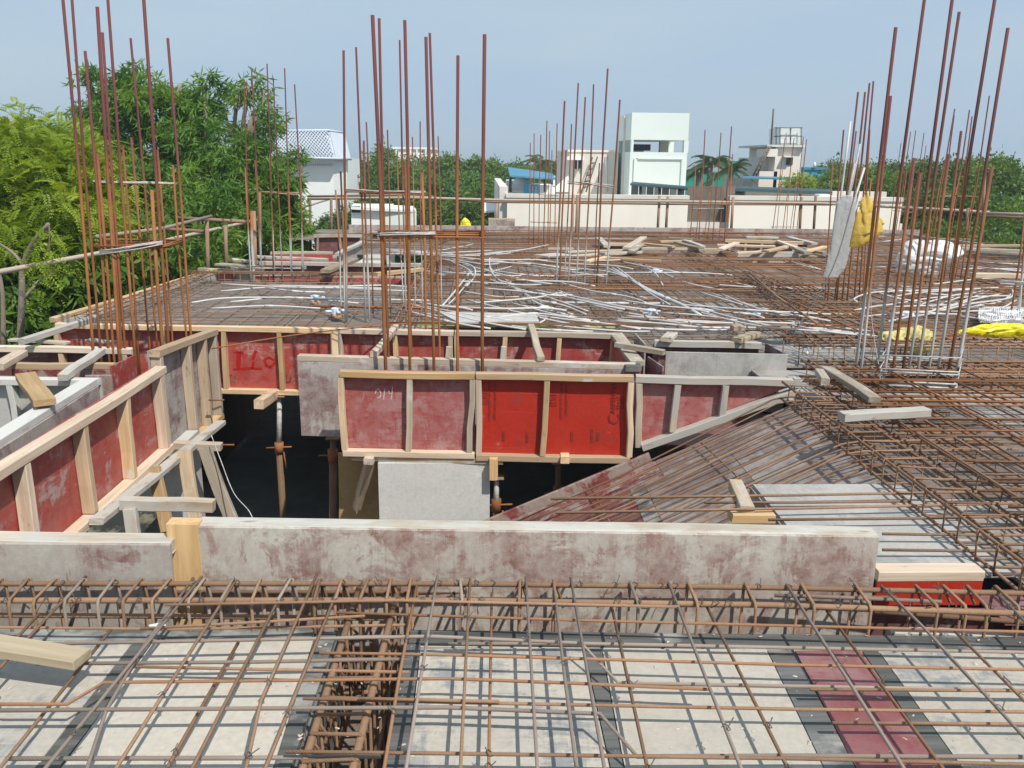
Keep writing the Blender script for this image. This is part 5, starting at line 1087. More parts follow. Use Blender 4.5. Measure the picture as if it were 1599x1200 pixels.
bbox('terrace', 792, 1410, 350, 26.3, 18, W_CREAM2, n1); 
for i in range(16):
    x0 = 1074 + i * 4.3; ppanel('sheet_rib', x0, x0 + 3.4, 291, 372, 26.4 + .04 * (i % 2), BROWNSH, n1, .05)
bbox('low_wall', 1165, 1385, 300, 30, .3, W_CREAM2, n1); bbox('side_wall', 780, 793, 292, 26.2, 12, W_CREAM2, n1)
tag(box('air_conditioner', tuple(PY(1278, 318, 27.5) + Vector((0, 0, -.1))), tuple(PY(1298, 304, 27.5) + Vector((0, .4, 0))), W_WHITE), 'white outdoor cooling unit on the parapet behind the hanging film', 'cooling unit')
# teal canopies
def canopy(label, p, th, m, posts=()):
    P = [PY(*q) for q in p]; t = thing('canopy', label, 'canopy', sum(P, Vector()) / len(P)); prism('roof_sheet', P, (0, 0, -th), m, t)
    for px, yt, yb, Y in posts: tube('post', [PY(px, yt, Y), PY(px, yb, Y)], .05, DARKW, t, 6)
    return t
cn = canopy('dark teal sheet canopy sloping down before the white stair tower', [(984, 287, 29.5), (1150, 297, 29.5), (1165, 303, 33), (988, 284, 33)], .06, SHEETTEAL, [(1000, 290, 308, 30), (1030, 292, 308, 30), (1062, 293, 308, 30)])
for i in range(7): ppanel('screen_panel', 986 + i * 12, 996 + i * 12, 287 + i * .7, 305, 31, SCREEN if i % 2 == 0 else GREYSH, cn, .05)
canopy('long grey blue sheet roof over the right part of the cream house', [(1150, 294, 29), (1300, 300, 29), (1300, 296, 34), (1155, 291, 34)], .1, SHEETTEAL, [(1160, 296, 306, 29.5), (1250, 298, 306, 29.5)])
canopy('thin blue sheet roof under the peach house', [(1160, 277, 46), (1268, 280, 46), (1268, 277, 49), (1160, 275.5, 49)], .08, SHEETBL)
canopy('bright blue sheet canopy on the left terrace', [(793, 261, 33), (862, 271, 33), (868, 279, 30), (796, 274, 30)], .05, SHEETBL, [(797, 270, 300, 31), (851, 276, 300, 31)])
canopy('white sheet roof beside the left end of the cream parapet', [(755, 330, 30), (790, 328, 30), (790, 316, 36), (755, 316, 36)], .06, W_WHITE)
tr = thing('terrace_room', 'low white stepped roof structure with blue box left of the cream block', 'roof structure', PY(830, 300, 32))
bbox('wall', 790, 868, 291, 32, 3, W_WHITE, tr, yb=312); bbox('block', 792, 812, 283, 32.3, 2, W_WHITE, tr, yb=292)
P = PY(815, 290, 32.4); v, f = tube_geo([P + Vector((0, 0, -.4)), P + Vector((0, .01, .1)), P + Vector((0, .02, .28))], .38, 12, taper=[1, 1, .5]); mesh_obj('white_tank', v, f, W_WHITE, tr, True)
bbox('blue_box', 819, 842, 288, 31.6, .3, TANKBL, tr, yb=303); 
for i in range(3): ppanel('grille_bar', 826 + i * 5, 827.5 + i * 5, 291, 301, 31.6, GREYSH, tr, .04)
bbox('ledge', 800, 812, 298, 31.7, .2, W_CREAM2, tr, yb=300); bbox('pillar', 864, 867, 275, 32, .3, W_WHITE, tr, yb=292)
# cream block and white stair tower
cbk = thing('house_block', 'cream upper block with a small dark window left of the white stair tower', 'house', PY(925, 300, 37))
bbox('wall', 889, 966, 237, 37, 6, W_CREAM2, cbk); bbox('roof_edge', 887, 966, 235, 36.95, 6.1, W_PEACH, cbk, yb=237.3)
w = ppanel('window', 896, 908, 250, 264, 37, DARKW, cbk); bbox('window_hood', 886, 912, 245, 36.4, .6, W_WHITE, cbk, yb=250)
prism('stair_parapet', [PY(868, 292, 36.8), PY(889, 272, 36.8), PY(889, 300, 36.8), PY(868, 300, 36.8)], (0, .3, 0), W_WHITE, cbk)
tag(tubes('ladder', [[PY(907, 303, 36.3), PY(925, 246, 36.8)], [PY(915, 300, 36.3), PY(933, 245, 36.8)]] + [[PY(907 + 3 * k + .6, 303 - 9.5 * k, 36.35 + .08 * k), PY(915 + 3 * k, 301 - 9.3 * k, 36.35 + .08 * k)] for k in range(1, 6)], .03, WIRE, None, 5), 'dark ladder leaning on the cream block', 'ladder')
tw = thing('stair_tower', 'tall white stair tower with a slot opening under its plain top', 'tower', PY(1030, 300, 35) * 1)
Yt = 35.0; a, b = PY(987, 176, Yt), PY(1077, 178, Yt)
zt = a.z; zr1, zr0 = PY(1030, 219, Yt).z, PY(1030, 238, Yt).z; zb_ = PY(1030, 320, Yt).z - 6; dp = 3.6
box('top_block', (a.x, Yt, zr1), (b.x, Yt + dp, zt), W_MINT, tw)
box('lower_block', (a.x, Yt, zb_), (b.x, Yt + dp, zr0), W_MINT, tw)
for x0, x1 in ((987, 990.5), (1070, 1077)): p, q = PY(x0, 200, Yt), PY(x1, 200, Yt); box('corner_pillar', (p.x, Yt + .004, zr0), (q.x, Yt + .3, zr1), W_MINT, tw)
for x0 in (987, 1070): p = PY(x0, 200, Yt); box('corner_pillar', (p.x + .01, Yt + dp - .3, zr0), (p.x + .3, Yt + dp - .004, zr1), W_MINT, tw)
p = PY(1045, 200, Yt); box('middle_pillar', (p.x, Yt + 1.6, zr0), (p.x + .35, Yt + 1.9, zr1), W_CREAM2, tw); box('middle_pillar', (a.x + .02, Yt + 1.6, zr0), (a.x + .35, Yt + 2.1, zr1), W_MINT, tw)
p = PY(1001, 200, Yt); box('bar_frame', (p.x, Yt + 2.6, zr0 + .08), (p.x + .9, Yt + 2.66, zr1 - .12), DARKW, tw); box('half_wall', (a.x + .05, Yt + dp - .1, zr0), (b.x - 1.1, Yt + dp - .01, zr0 + .28), W_CREAM2, tw)
ppanel('recess_frame', 993, 1067, 247, 249.5, Yt, W_MINT, tw, .06); ppanel('recess_frame', 1064, 1067, 250, 290, Yt, W_MINT, tw, .06); ppanel('recess_frame', 990, 993, 247, 290, Yt, W_MINT, tw, .06)
box('drain_pipe', (a.x - .08, Yt + 1.4, zb_), (a.x - .002, Yt + 1.48, zt - .05), W_CREAM2, tw)
for px, y0, y1, Y, par in ((947, 243, 300, 36.95, cbk), (978, 184, 300, 36.9, None)):
    if par is not None: tube('drain_pipe', [PY(px, y0, Y), PY(px, y1, Y)], .05, W_CREAM2, par, 6)
wf = [o for o in cbk.children if o.name.startswith('window') and 'hood' not in o.name][0]
for x0, x1, y0, y1 in ((895, 896.2, 249, 265), (907.8, 909, 249, 265), (901.4, 902.4, 250, 264)): ppanel('window_frame', x0, x1, y0, y1, 37 - .06, W_WHITE, cbk, .05)
# peach house with tank at the right
n2 = thing('house', 'peach house with a caged water tank on its roof at the right', 'house', PY(1220, 280, 50))
bbox('wall', 1212, 1254, 229, 50, 5, W_PEACH, n2); bbox('wing_wall', 1186, 1212, 247, 51.2, 4, W_CREAM2, n2); bbox('balcony_wall', 1186, 1214, 268, 50, 1.1, W_PEACH, n2); bbox('cornice', 1199, 1215, 233, 49.6, 2, W_PEACH, n2, yb=245)
bbox('rear_wall', 1176, 1200, 247, 53, 3, W_CREAM2, n2); bbox('wing_wall', 1160, 1245, 279, 52, 4, W_CREAM2, n2); ppanel('door', 1199, 1209, 280, 296, 52, DARKW, n2)
wdw = ppanel('window', 1228, 1237, 246, 258, 50, DARKW, n2); bbox('window_hood', 1225, 1240, 244, 49.6, .4, W_PEACH, n2, yb=246); ppanel('door', 1200, 1206, 254, 268, 51.2, BROWNSH, n2)
bbox('roof_slab', 1198, 1258, 227, 49.7, 5.6, W_CREAM2, n2, yb=229.5)
tk = thing('water_tank', 'pale square water tank in a dark cage on the peach house', 'water tank', PY(1232, 227, 51))
for i in range(2):
    for j in range(2):
        q0, q1 = PY(1219 + i * 16, 200 + j * 13.5, 51), PY(1219 + i * 16 + 15.7, 213.2 + j * 13.5, 51); box('panel', (q0.x, 51, q1.z), (q1.x, 53, q0.z), TANKST, tk)
for px in (1212, 1218, 1234, 1251): tube('cage_post', [PY(px, 199, 50.8), PY(px, 228, 50.8)], .03, WIRE, tk, 5)
for py in (200, 213, 227): tube('cage_rail', [PY(1209, py, 50.75), PY(1253, py, 50.75)], .025, WIRE, tk, 5)
tag(tube('antenna', [PY(1204, 228, 50), PY(1206, 195, 50), PY(1208, 170, 50)], .05, WIRE, n=5), 'thin mast on the peach house left of the tank', 'mast')
tag(tubes('steel_ladder', [[PY(1176, 275, 49.5), PY(1200, 228, 49.5)], [PY(1181, 275, 49.5), PY(1204, 228, 49.5)]] + [[PY(1178 + 3.2 * k, 270 - 6.4 * k, 49.5), PY(1183 + 3.2 * k, 270 - 6.4 * k, 49.5)] for k in range(7)], .05, BROWNSH, None, 5), 'steel ladder up the left side of the peach house', 'ladder')
bt = thing('blue_shed', 'bright blue sheet shed right of the peach house', 'shed', PY(1272, 280, 56)); bbox('wall', 1256, 1292, 265, 56, 3, TANKBL, bt); bbox('roof', 1254, 1293, 262, 55.9, 3.2, SHEETBL, bt, yb=265.3); tube('vent_pipe', [PY(1272, 262, 55.8), PY(1272, 254, 55.8)], .08, W_WHITE, bt, 6)
gn = thing('shade_net', 'green shade net on a terrace beside the palms', 'shade net', PY(1130, 270, 60)); bbox('net', 1140, 1176, 252, 60, .3, NETG, gn); bbox('net', 1070, 1142, 269, 58, .3, NETG, gn); bbox('net', 882, 890, 247, 58, .3, NETG, gn)
# white house with lattice roof at the left
n3 = thing('house', 'white house with a pale blue lattice mansard roof behind the left trees', 'house', PY(485, 300, 40))
Y3 = 40.0
p0, p1, p2 = PY(428, 246, Y3), PY(520, 248, Y3), PY(541, 249, Y3 + 1.5)
box('wall', (p0.x, Y3, GZ), (p1.x, Y3 + 6, p0.z), W_WHITE, n3); prism('corner_wall', [(p1.x, Y3 + .02, p0.z - .02), (p2.x, Y3 + 1.5, p0.z - .02), (p2.x, Y3 + 6, p0.z - .02), (p1.x, Y3 + 5.9, p0.z - .02)], (0, 0, GZ - p0.z + .02), W_WHITE, n3)
e0, e1 = PY(412, 247, Y3 - .5), PY(524, 249, Y3 - .5); r0, r1 = PY(412, 206, Y3 + .6), PY(514, 205, Y3 + .6); e2 = PY(548, 249, Y3 + 1.4); r2 = PY(538, 208, Y3 + 2.4)
prism('roof_slope', [e0, e1, r1, r0], (0, .1, -.03), LATT_D, n3); prism('roof_slope', [e1 + Vector((.02, .02, 0)), e2, r2, r1 + Vector((.02, .02, 0))], (0, .1, -.03), LATT, n3)
e0, e1, r0, r1 = [v_ + Vector((0, -.06, .03)) for v_ in (e0, e1, r0, r1)]
lat = []
for i in range(-8, 30):
    for sg in (1, -1):
        pts = []
        for k in range(7):
            v_ = k / 6; u = i / 20 + sg * v_ * .36
            if 0 <= u <= 1: pts.append(e0.lerp(e1, u).lerp(r0.lerp(r1, u), v_))
        if len(pts) > 1: lat.append([pts[0], pts[-1]])
lo = tubes('roof_lattice', lat, .022, LATT, n3, 4)
tube('roof_edge', [e0, e1, e2], .06, LATT_D, n3, 5); tube('roof_edge', [r0, r1, r2], .05, LATT, n3, 5)
ppanel('vent_window', 445, 457, 246 + 1, 253, Y3, DARKW, n3)
for i in range(24): ppanel('wall_batten', 450 + i * 3.0, 451.6 + i * 3.0, 256, 259 + (i % 2), Y3, LATT_D, n3, .03)
ws = thing('white_shed', 'low white shed with a small window right of the lattice roofed house', 'shed', PY(600, 345, 33))
bbox('wall', 548, 602, 325, 33, 3, W_WHITE, ws); ppanel('window', 549, 563, 322, 332, 33, DARKW, ws); prism('side_roof', [PY(548, 323, 32.8), PY(603, 326, 32.8), PY(650, 328, 35), PY(646, 322, 38), PY(552, 318, 38)], (0, 0, -.1), W_WHITE, ws); prism('side_wall', [PY(602, 328, 33), PY(650, 330, 35), PY(650, 370, 35), PY(602, 370, 33)], (0, .15, 0), W_MINT, ws)
wl = thing('white_shed', 'white wall piece low behind the left rear column', 'shed', PY(430, 385, 30)); bbox('wall', 412, 470, 372, 30, 3, W_WHITE, wl)
ppn = ppanel('dark_pipe', 527, 533, 312, 366, Y3 - 4, SHEETTEAL, n3, .2)
n4 = thing('apartment_block', 'far white apartment block above the tree line', 'building', PY(645, 260, 95))
bbox('wall', 614, 677, 233, 95, 10, W_CREAM, n4); bbox('roof_edge', 612, 679, 230.5, 94.8, 10.4, W_WHITE, n4, yb=233)
for x in (618, 640, 650, 664): ppanel('pilaster', x, x + 3, 234, 268, 95, W_WHITE, n4, .3)
for x in (628, 656): ppanel('window', x, x + 5, 240, 252, 95, GREYSH, n4, .2)

# ------------------------------------------------------------------ trees
def leaf_mesh(name, C, A, B, m):
    """quads: centres C, long half axis A, short half axis B (numpy n x 3) -> one mesh of pointed leaves"""
    n = len(C); V = np.empty((n, 4, 3)); V[:, 0] = C - A; V[:, 1] = C + B - A * .1; V[:, 2] = C + A; V[:, 3] = C - B - A * .1
    me = bpy.data.meshes.new(name); me.vertices.add(n * 4); me.vertices.foreach_set('co', V.reshape(-1).astype('f'))
    me.loops.add(n * 4); me.loops.foreach_set('vertex_index', np.arange(n * 4, dtype='i')); me.polygons.add(n)
    me.polygons.foreach_set('loop_start', np.arange(0, n * 4, 4, dtype='i')); me.polygons.foreach_set('loop_total', np.full(n, 4, dtype='i'))
    me.materials.append(m); me.update(calc_edges=True); return me
rng = np.random.default_rng(5)
def unit(n):
    v = rng.normal(size=(n, 3)); return v / np.linalg.norm(v, axis=1)[:, None]
def crown_pts(lobes, n, inner=.45):
    """clump centres spread through lobes (x, y, z, r); more near the skin, gaps left between"""
    w = np.array([l[3] ** 2 for l in lobes]); idx = rng.choice(len(lobes), n, p=w / w.sum()); L = np.array(lobes)
    d = unit(n); rad = (inner + (1 - inner) * rng.random(n) ** .6) * (1 + .09 * rng.normal(size=n)); P = L[idx, :3] + d * (L[idx, 3] * rad)[:, None] * np.array([1, 1, .85]); return P, d
def clumped(lobes, nc, per, cr, inner=.45):
    P, D = crown_pts(lobes, nc, inner); P2 = np.repeat(P, per, 0); D2 = np.repeat(D, per, 0); o = unit(len(P2)) * (cr * rng.random(len(P2)) ** .5)[:, None] * np.repeat(.6 + .8 * rng.random(nc), per)[:, None]
    o[:, 2] *= .7; E = D2 * .5 + o / cr; E /= np.linalg.norm(E, axis=1)[:, None] + 1e-9
    return P2 + o, E
def whorls(P, D, per, length, width, droop=.5, spread=.5):
    n = len(P); C = np.repeat(P, per, 0); d = np.repeat(D, per, 0); k = len(C)
    a = unit(k) * .9 + d * .35 + np.array([0, 0, -droop]); a /= np.linalg.norm(a, axis=1)[:, None]
    l = length * (.65 + .6 * rng.random(k))[:, None]; s = np.cross(a, unit(k)); s /= np.linalg.norm(s, axis=1)[:, None] + 1e-9
    C = C + a * l * .55 + rng.normal(size=(k, 3)) * spread * length * .35
    return C, a * l * .5, s * (width * (.7 + .5 * rng.random(k)))[:, None] * .5
def fronds(P, D, per, flen, leaf, w):
    """feathery sprays: leaflets in two rows along a drooping stalk"""
    n = len(P); a = unit(n) * .7 + D * .7 + np.array([0, 0, -.15]); a /= np.linalg.norm(a, axis=1)[:, None]; s = np.cross(a, np.array([0, 0, 1.]) + .5 * unit(n)); s /= np.linalg.norm(s, axis=1)[:, None]
    Cs, As, Bs = [], [], []
    for i in range(per):
        t = (i + .5) / per; c = P + a * flen * t + np.array([0, 0, -1.]) * flen * .35 * t * t
        for sg in (1, -1):
            dr = s * sg * .85 + a * .45 + np.array([0, 0, -.2]); l = leaf * (1 - .5 * t) * (.8 + .4 * rng.random(n))[:, None]
            Cs.append(c + dr * l * .5); As.append(dr * l * .5); nn_ = np.cross(dr, a); bb_ = np.cross(nn_, dr); Bs.append(bb_ / (np.linalg.norm(bb_, axis=1)[:, None] + 1e-9) * w * .5)
    return np.concatenate(Cs), np.concatenate(As), np.concatenate(Bs)
def limbs(t, foot, lobes, r, m=BARK):
    top = Vector(lobes[0][:3]); foot = Vector(foot); mid = foot.lerp(top, .55) + Vector((.3, .1, 0))
    tube('trunk', smooth_path([foot, foot.lerp(mid, .5) + Vector((.1, 0, 0)), mid, foot.lerp(top, .8)], 3), r, m, t, 8, taper=None)
    P = [];
    for l in lobes:
        e = Vector(l[:3]) - Vector((0, 0, l[3] * .2)); P.append(smooth_path([mid + Vector((0, 0, random.uniform(-.6, .6))), mid.lerp(e, .5) + Vector((random.uniform(-.4, .4), random.uniform(-.4, .4), -.2)), e], 3))
    o = tubes('limbs', P, r * .17, m, t, 5)
def crown(t, C, A, B, m, name='crown'):
    me = leaf_mesh(name, C - np.array(base(t)), A, B, m); o = bpy.data.objects.new(name, me); link(o, t); return o
def lobe(px, py, Y, r): p = PY(px, py, Y); return (p.x, p.y, p.z, r)
# mango tree
mt = thing('mango_tree', 'big dark green mango tree with long drooping leaves behind the left column', 'tree', (-8, 21, GZ))
ml = [lobe(255, 215, 21, 1.75), lobe(205, 185, 20.5, 1.15), lobe(340, 200, 21, 1.25), lobe(395, 165, 20, .65), lobe(300, 165, 21, .7), lobe(215, 135, 20.5, .5), lobe(370, 140, 20.2, .45), lobe(330, 280, 20, 1.7), lobe(400, 280, 19.5, 1.15), lobe(440, 335, 20, .65), lobe(230, 320, 19.5, 1.8), lobe(300, 380, 19, 1.7), lobe(400, 370, 19, 1.1), lobe(170, 260, 20, 1.5), lobe(345, 430, 18, 1.3), lobe(240, 440, 17.5, 1.8), lobe(160, 470, 18, 2.2), lobe(432, 300, 20, .5), lobe(310, 330, 18, 1.0), lobe(60, 420, 20, 2.4), lobe(20, 300, 21, 2.2), lobe(455, 395, 20, .7), lobe(380, 235, 20, 1.0), lobe(270, 145, 20.8, .35), lobe(160, 150, 20.5, .4), lobe(203, 115, 20.5, .22), lobe(320, 132, 20.5, .3), lobe(388, 133, 20, .25), lobe(412, 138, 20, .2), lobe(140, 130, 20.5, .25), lobe(280, 130, 20.8, .2), lobe(466, 350, 20, .25), lobe(455, 320, 20, .22)]
ml = [(x, y, z, r * .84) for x, y, z, r in ml]
P, D = clumped(ml, 640, 14, .34, .4); crown(mt, *whorls(P, D, 11, .225, .040, .5), LEAF_M); limbs(mt, (-8, 21, GZ), ml, .28)
# yellow green feathery tree
yt_ = thing('feathery_tree', 'bright yellow green feathery tree at the left edge', 'tree', (-7.6, 13, GZ))
yl = [lobe(60, 245, 13.5, .95), lobe(10, 240, 13, .8), lobe(90, 205, 14, .42), lobe(65, 205, 13.6, .35), lobe(20, 260, 12.5, 1.1), lobe(100, 260, 13, .9), lobe(40, 320, 12, 1.2), lobe(110, 330, 12.5, .95), lobe(-60, 240, 13, 1.5), lobe(10, 380, 11.5, .9), lobe(95, 390, 12, .75), lobe(-40, 350, 12, 1.2), lobe(140, 290, 13, .7), lobe(2, 185, 13, .22), lobe(22, 190, 13.2, .22), lobe(140, 215, 13.4, .3)]
yl = [(x, y, z - .22, r * .86) for x, y, z, r in yl]
P, D = clumped(yl, 760, 14, .25, .35); crown(yt_, *fronds(P, D, 9, .25, .072, .024), LEAF_Y); limbs(yt_, (-7.6, 13, GZ), yl, .16)
# thin near sapling with pale branches
sp = thing('sapling', 'thin grey sapling with bare pale branches beside the left handrail', 'tree', PY(25, 700, 9.5))
br = [[(28, 620, 9.3), (34, 470, 9.2), (36, 415, 9.2), (55, 375, 9.1), (76, 350, 9.0)], [(36, 415, 9.2), (20, 395, 9.3), (-10, 375, 9.3)], [(34, 470, 9.2), (60, 440, 9.3), (85, 420, 9.5)], [(5, 560, 10), (4, 460, 10), (-8, 400, 10)], [(76, 350, 9.0), (77, 365, 9.0), (76, 395, 9.0)]]
for i, b_ in enumerate(br):
    pts = smooth_path([PY(*q) for q in b_], 3); tube('trunk' if i == 0 else 'branch', pts, (.042, .02, .02, .035, .008)[i], BARK, sp, 6, taper=[1 - .6 * k / len(pts) for k in range(len(pts))])
P, D = crown_pts([lobe(66, 400, 9, .16), lobe(60, 420, 9, .15), lobe(70, 385, 9, .1)], 45, .2); crown(sp, *fronds(P, D, 6, .16, .06, .018), LEAF_Y)
# near low mango foliage under the deck edge
bs = thing('bush_tree', 'young green tree rising beyond the left deck corner under the handrail', 'tree', (-6.5, 11, GZ))
bl = [lobe(120, 430, 12, .8), lobe(60, 480, 11.5, .9), lobe(20, 540, 11, .9), lobe(200, 420, 14, .9), lobe(300, 400, 15, .8), lobe(120, 520, 12, 1.0), lobe(250, 460, 14.5, .9), lobe(-40, 480, 11, 1)]
P, D = crown_pts(bl, 1500, .3); crown(bs, *whorls(P, D, 9, .24, .055, .5), LEAF_M); limbs(bs, (-6.5, 11, GZ), bl, .1)
# trees seen through the dark opening
bs2 = thing('bush_tree', 'leafy tree low down glimpsed through the dark opening', 'tree', (-6.2, 9.5, GZ))
bl2 = [(-5.8, 10, -1.4, .8), (-5.6, 11.5, -1.0, .8), (-5.9, 12, -2.2, .9)]
P, D = crown_pts(bl2, 260, .3); crown(bs2, *whorls(P, D, 9, .24, .055, .5), LEAF_M); limbs(bs2, (-6.2, 10, GZ), bl2, .08)
# tree line: three crowns, shared
def proto(n, leaf, seed):
    global rng
    rng = np.random.default_rng(seed); lob = [(0, 0, 0, 2.2)] + [(math.cos(a) * rng.uniform(1.4, 2.6), math.sin(a) * rng.uniform(1.4, 2.6), rng.uniform(-1.3, 1.5), rng.uniform(.8, 1.5)) for a in np.linspace(0, 6, 9)]
    P, D = clumped(lob, n // 14, 14, .55, .5); return leaf_mesh('crown', *whorls(P, D, 6, leaf, leaf * .40, .3, 1.5), LEAF_D)
protos = [proto(2600, .34, s) for s in (11, 12, 13, 14)]
for i_ in (1, 3): protos[i_].materials.clear(); protos[i_].materials.append(LEAF_E)
tm = None
LM = [(470, 'lattice roofed white house'), (645, 'far white apartment block'), (727, 'small yellow bag at the deck edge'), (820, 'bright blue canopy'), (925, 'cream block with the ladder'), (1030, 'white stair tower'), (1232, 'peach house with the tank'), (1318, 'hanging film sleeve'), (1400, 'tall right front column'), (1480, 'column behind the white sack'), (1560, 'bright yellow sack')]
used_labels = {}
def tree_label(px, py, Y, far):
    x, nm = min(LM, key=lambda l: abs(l[0] - px)); side = 'left of' if px < x - 8 else ('right of' if px > x + 8 else 'behind')
    size = 'distant hazy tree' if far else ('low leafy tree' if py > 262 else 'tall leafy tree'); k = (nm, side, size); q = used_labels.get(k, 0); used_labels[k] = q + 1
    return '%s seen %s the %s' % (size, side, nm) + ('' if q == 0 else ', %s one' % ORD[q])
def far_tree(px, py_top, Y, r, label, group, k):
    global tm
    top = PY(px, py_top, Y); c = Vector((top.x, Y, top.z - r * 1.05))
    t = thing('leafy_tree', label, 'tree', (c.x, Y, GZ), group)
    o = bpy.data.objects.new('crown', protos[k % 4]); link(o, t); s = r / 3.2; o.scale = (s * random.uniform(1, 1.25), s, s * random.uniform(.95, 1.15)); o.rotation_euler = (0, 0, random.uniform(0, 6.28)); o.location = c - base(t)
    if tm is None:
        v, f = tube_geo([(0, 0, 0), (.1, 0, 3), (0, .1, 6)], .22, 7, taper=[1, .8, .5]); q = mesh_obj('trunk', v, f, BARK, t, True, origin=Vector((0, 0, 0))); q.location = (0, 0, 0); tm = q.data
    else:
        q = bpy.data.objects.new('trunk', tm); link(q, t)
    q.scale = (1, 1, max(.3, (c.z - GZ) / 6))
lab_l, gr_l = 'round green tree in the tree line between the lattice roof and the blue canopy', 'trees of the middle tree line'
for i, (px, py, Y, r) in enumerate(((575, 238, 52, 2.4), (600, 224, 56, 2.6), (560, 251, 46, 2.0), (628, 251, 54, 2.5), (655, 264, 60, 2.8), (690, 239, 58, 2.6), (708, 233, 62, 2.2), (735, 233, 60, 2.4), (738, 251, 50, 2.4), (765, 251, 64, 2.6), (790, 251, 66, 2.6), (780, 281, 48, 2.2), (640, 286, 46, 2.4), (690, 286, 44, 2.4), (590, 286, 42, 2.2), (735, 296, 44, 2.2), (555, 296, 40, 1.8), (815, 247, 75, 2.6), (850, 241, 80, 2.8), (885, 251, 85, 3.0))):
    far_tree(px, py, Y, r, tree_label(px, py, Y, False), gr_l, i)
lab_r, gr_r = 'bushy green tree in the right tree line beyond the deck', 'trees of the right tree line'
for i, (px, py, Y, r) in enumerate(((1275, 245, 62, 2.6), (1305, 245, 55, 2.4), (1325, 252, 48, 2.2), (1290, 268, 46, 2.0), (1350, 248, 50, 2.4), (1385, 240, 48, 2.4), (1415, 238, 44, 2.2), (1445, 232, 46, 2.2), (1475, 238, 42, 2.2), (1500, 228, 42, 2.2), (1530, 236, 38, 2.0), (1560, 226, 38, 2.1), (1590, 228, 36, 2.1), (1620, 236, 36, 2.2), (1420, 275, 36, 2.0), (1470, 272, 34, 1.9), (1520, 270, 32, 1.9), (1570, 275, 30, 1.8), (1610, 290, 28, 1.8), (1450, 315, 30, 1.8), (1500, 320, 28, 1.7), (1550, 330, 26, 1.6), (1595, 345, 24, 1.5), (1660, 260, 36, 2.6), (1720, 270, 36, 2.8))):
    far_tree(px, py, Y, r, tree_label(px, py, Y, False), gr_r, i + 1)
for i, (px, py, Y, r) in enumerate(((960, 262, 110, 4), (1060, 268, 110, 4), (1150, 262, 120, 4), (1010, 270, 100, 4), (1240, 262, 120, 4.2), (520, 255, 90, 3.4), (450, 258, 90, 3.4), (340, 262, 80, 4), (200, 262, 80, 4), (60, 262, 80, 4), (-100, 262, 80, 4), (560, 256, 120, 4), (650, 258, 120, 4), (720, 256, 115, 4), (790, 257, 125, 4), (860, 258, 120, 4), (910, 258, 120, 4), (1330, 260, 110, 4), (1100, 262, 130, 4), (1200, 264, 130, 4), (1290, 263, 120, 4), (1450, 262, 110, 4), (1560, 262, 110, 4), (1650, 262, 110, 4))):
    far_tree(px, py, Y, r, tree_label(px, py, Y, True), 'distant trees on the horizon', i + 2)
# palms
def palm(px, py, Y, h, label, n=16, L=2.4):
    top = PY(px, py, Y); t = thing('coconut_palm', label, 'palm', (top.x, Y, GZ)); tube('trunk', smooth_path([(top.x - .3, Y, GZ), (top.x - .1, Y, (GZ + top.z) / 2), (top.x, Y, top.z)], 4), .16, BARK, t, 7)
    r_ = np.random.default_rng(int(px)); Cs, As, Bs = [], [], []
    for i in range(n):
        az = 2 * math.pi * i / n + r_.uniform(-.2, .2); el = r_.uniform(-.25, 1.1); d = np.array([math.cos(az) * math.cos(el), math.sin(az) * math.cos(el), math.sin(el)]); ln = L * r_.uniform(.8, 1.1)
        s = np.cross(d, [0, 0, 1.]); s /= np.linalg.norm(s)
        for k in range(16):
            u = (k + 1) / 16; c = np.array(top) + d * ln * u + np.array([0, 0, -1.]) * ln * .55 * u * u
            for sg in (1, -1):
                dr = s * sg * .7 + d * .4 + np.array([0, 0, -.55]); l = .62 * (1 - .55 * abs(u - .4)); Cs.append(c + dr * l * .5); As.append(dr * l * .5); b_ = np.cross(dr, np.cross(d, dr)); Bs.append(b_ / (np.linalg.norm(b_) + 1e-9) * .035)
    crown(t, np.array(Cs), np.array(As), np.array(Bs), LEAF_P)
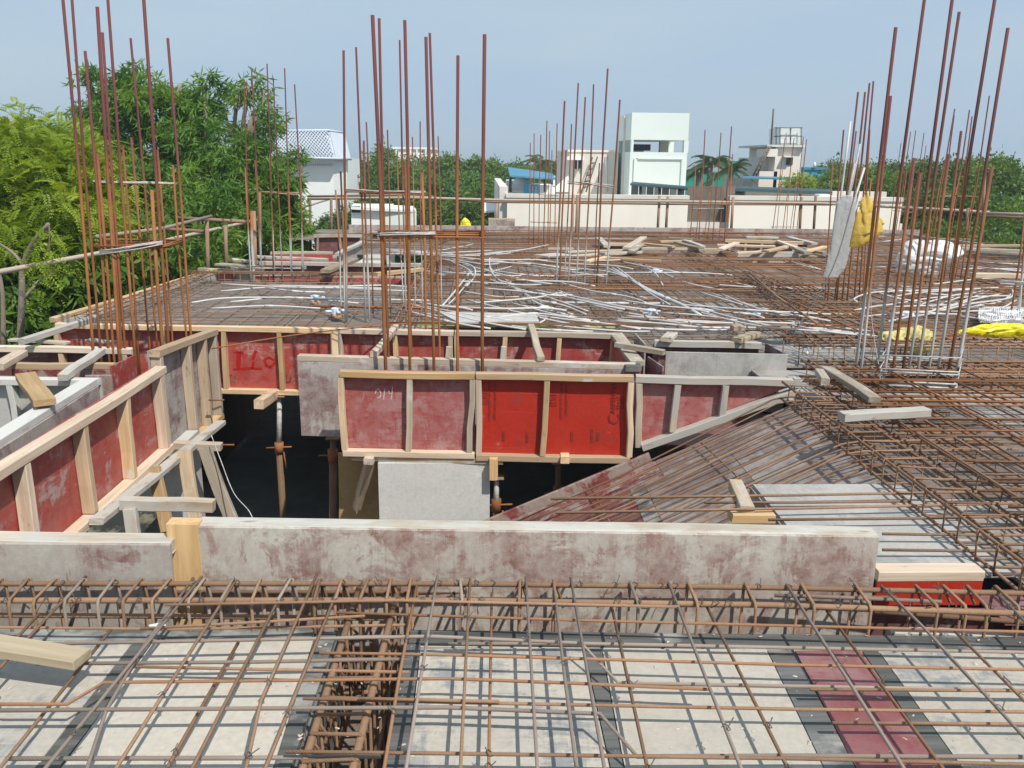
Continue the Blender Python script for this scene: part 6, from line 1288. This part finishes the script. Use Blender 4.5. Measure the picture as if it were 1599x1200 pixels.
palm(1110, 252, 52, 6, 'coconut palm right of the white stair tower, the taller one', 18, 1.5); palm(1142, 262, 50, 6, 'coconut palm right of the white stair tower, nearer the green net', 16, 1.45); palm(843, 252, 60, 6, 'coconut palm behind the bright blue canopy', 14, 1.6); palm(1092, 268, 54, 6, 'coconut palm right of the white stair tower, lowest of three', 12, 1.3)
# small bushes on the terrace
tb = thing('potted_shrub', 'yellow green shrubs on the terrace of the peach house', 'shrub', PY(1250, 290, 45)); rng = np.random.default_rng(3)
P, D = crown_pts([lobe(1248, 284, 45, .5), lobe(1232, 288, 45, .4), lobe(1262, 286, 45, .5)], 140, .3); crown(tb, *whorls(P, D, 6, .22, .07, .3), LEAF_Y)

# ------------------------------------------------------------------ sub-parts: print under its sheet, pins under their collar, hoods under their window
bpy.context.view_layer.update()
def under(o, p):
    w = o.matrix_world.copy(); o.parent = p; o.matrix_parent_inverse = p.matrix_world.inverted(); o.matrix_basis = w
def stem_(o): return o.name.split('.')[0]
for root in [o for o in bpy.data.objects if o.type == 'EMPTY']:
    ch = list(root.children)
    by = lambda *n: [o for o in ch if stem_(o) in n]
    for kids, host in ((by('printed_mark', 'printed_line', 'painted_stroke', 'chalk_stroke', 'stain_ring', 'lettering'), by('plywood')), (by('pin', 'handle'), by('collar')), (by('window_hood'), by('window')), (by('head_plate'), by('inner_tube')), (by('cover', 'spout'), by('body')), (by('roof_edge', 'roof_lattice'), by('roof_slope')), (by('cage_rail'), by('cage_post')), (by('parapet_coping'), by('parapet_wall'))):
        if host:
            for o in kids: under(o, min(host, key=lambda h: (h.matrix_world.translation - o.matrix_world.translation).length))

# ------------------------------------------------------------------ the morning haze: one closed box of thin air round everything
hz = box('haze', (-2600, -600, GZ - 1), (2600, 4600, 9.0), PVC); hz['kind'] = 'stuff'; hz['label'] = 'thin morning haze over the whole place'
hm = bpy.data.materials.new('haze_air'); hm.use_nodes = True; hn = hm.node_tree; hn.nodes.clear()
ho = hn.nodes.new('ShaderNodeOutputMaterial'); hv = hn.nodes.new('ShaderNodeVolumePrincipled'); hn.links.new(hv.outputs[0], ho.inputs['Volume'])
hv.inputs['Color'].default_value = (.80, .93, 1, 1); hv.inputs['Density'].default_value = HAZE; hv.inputs['Anisotropy'].default_value = .2
hz.data.materials.clear(); hz.data.materials.append(hm)
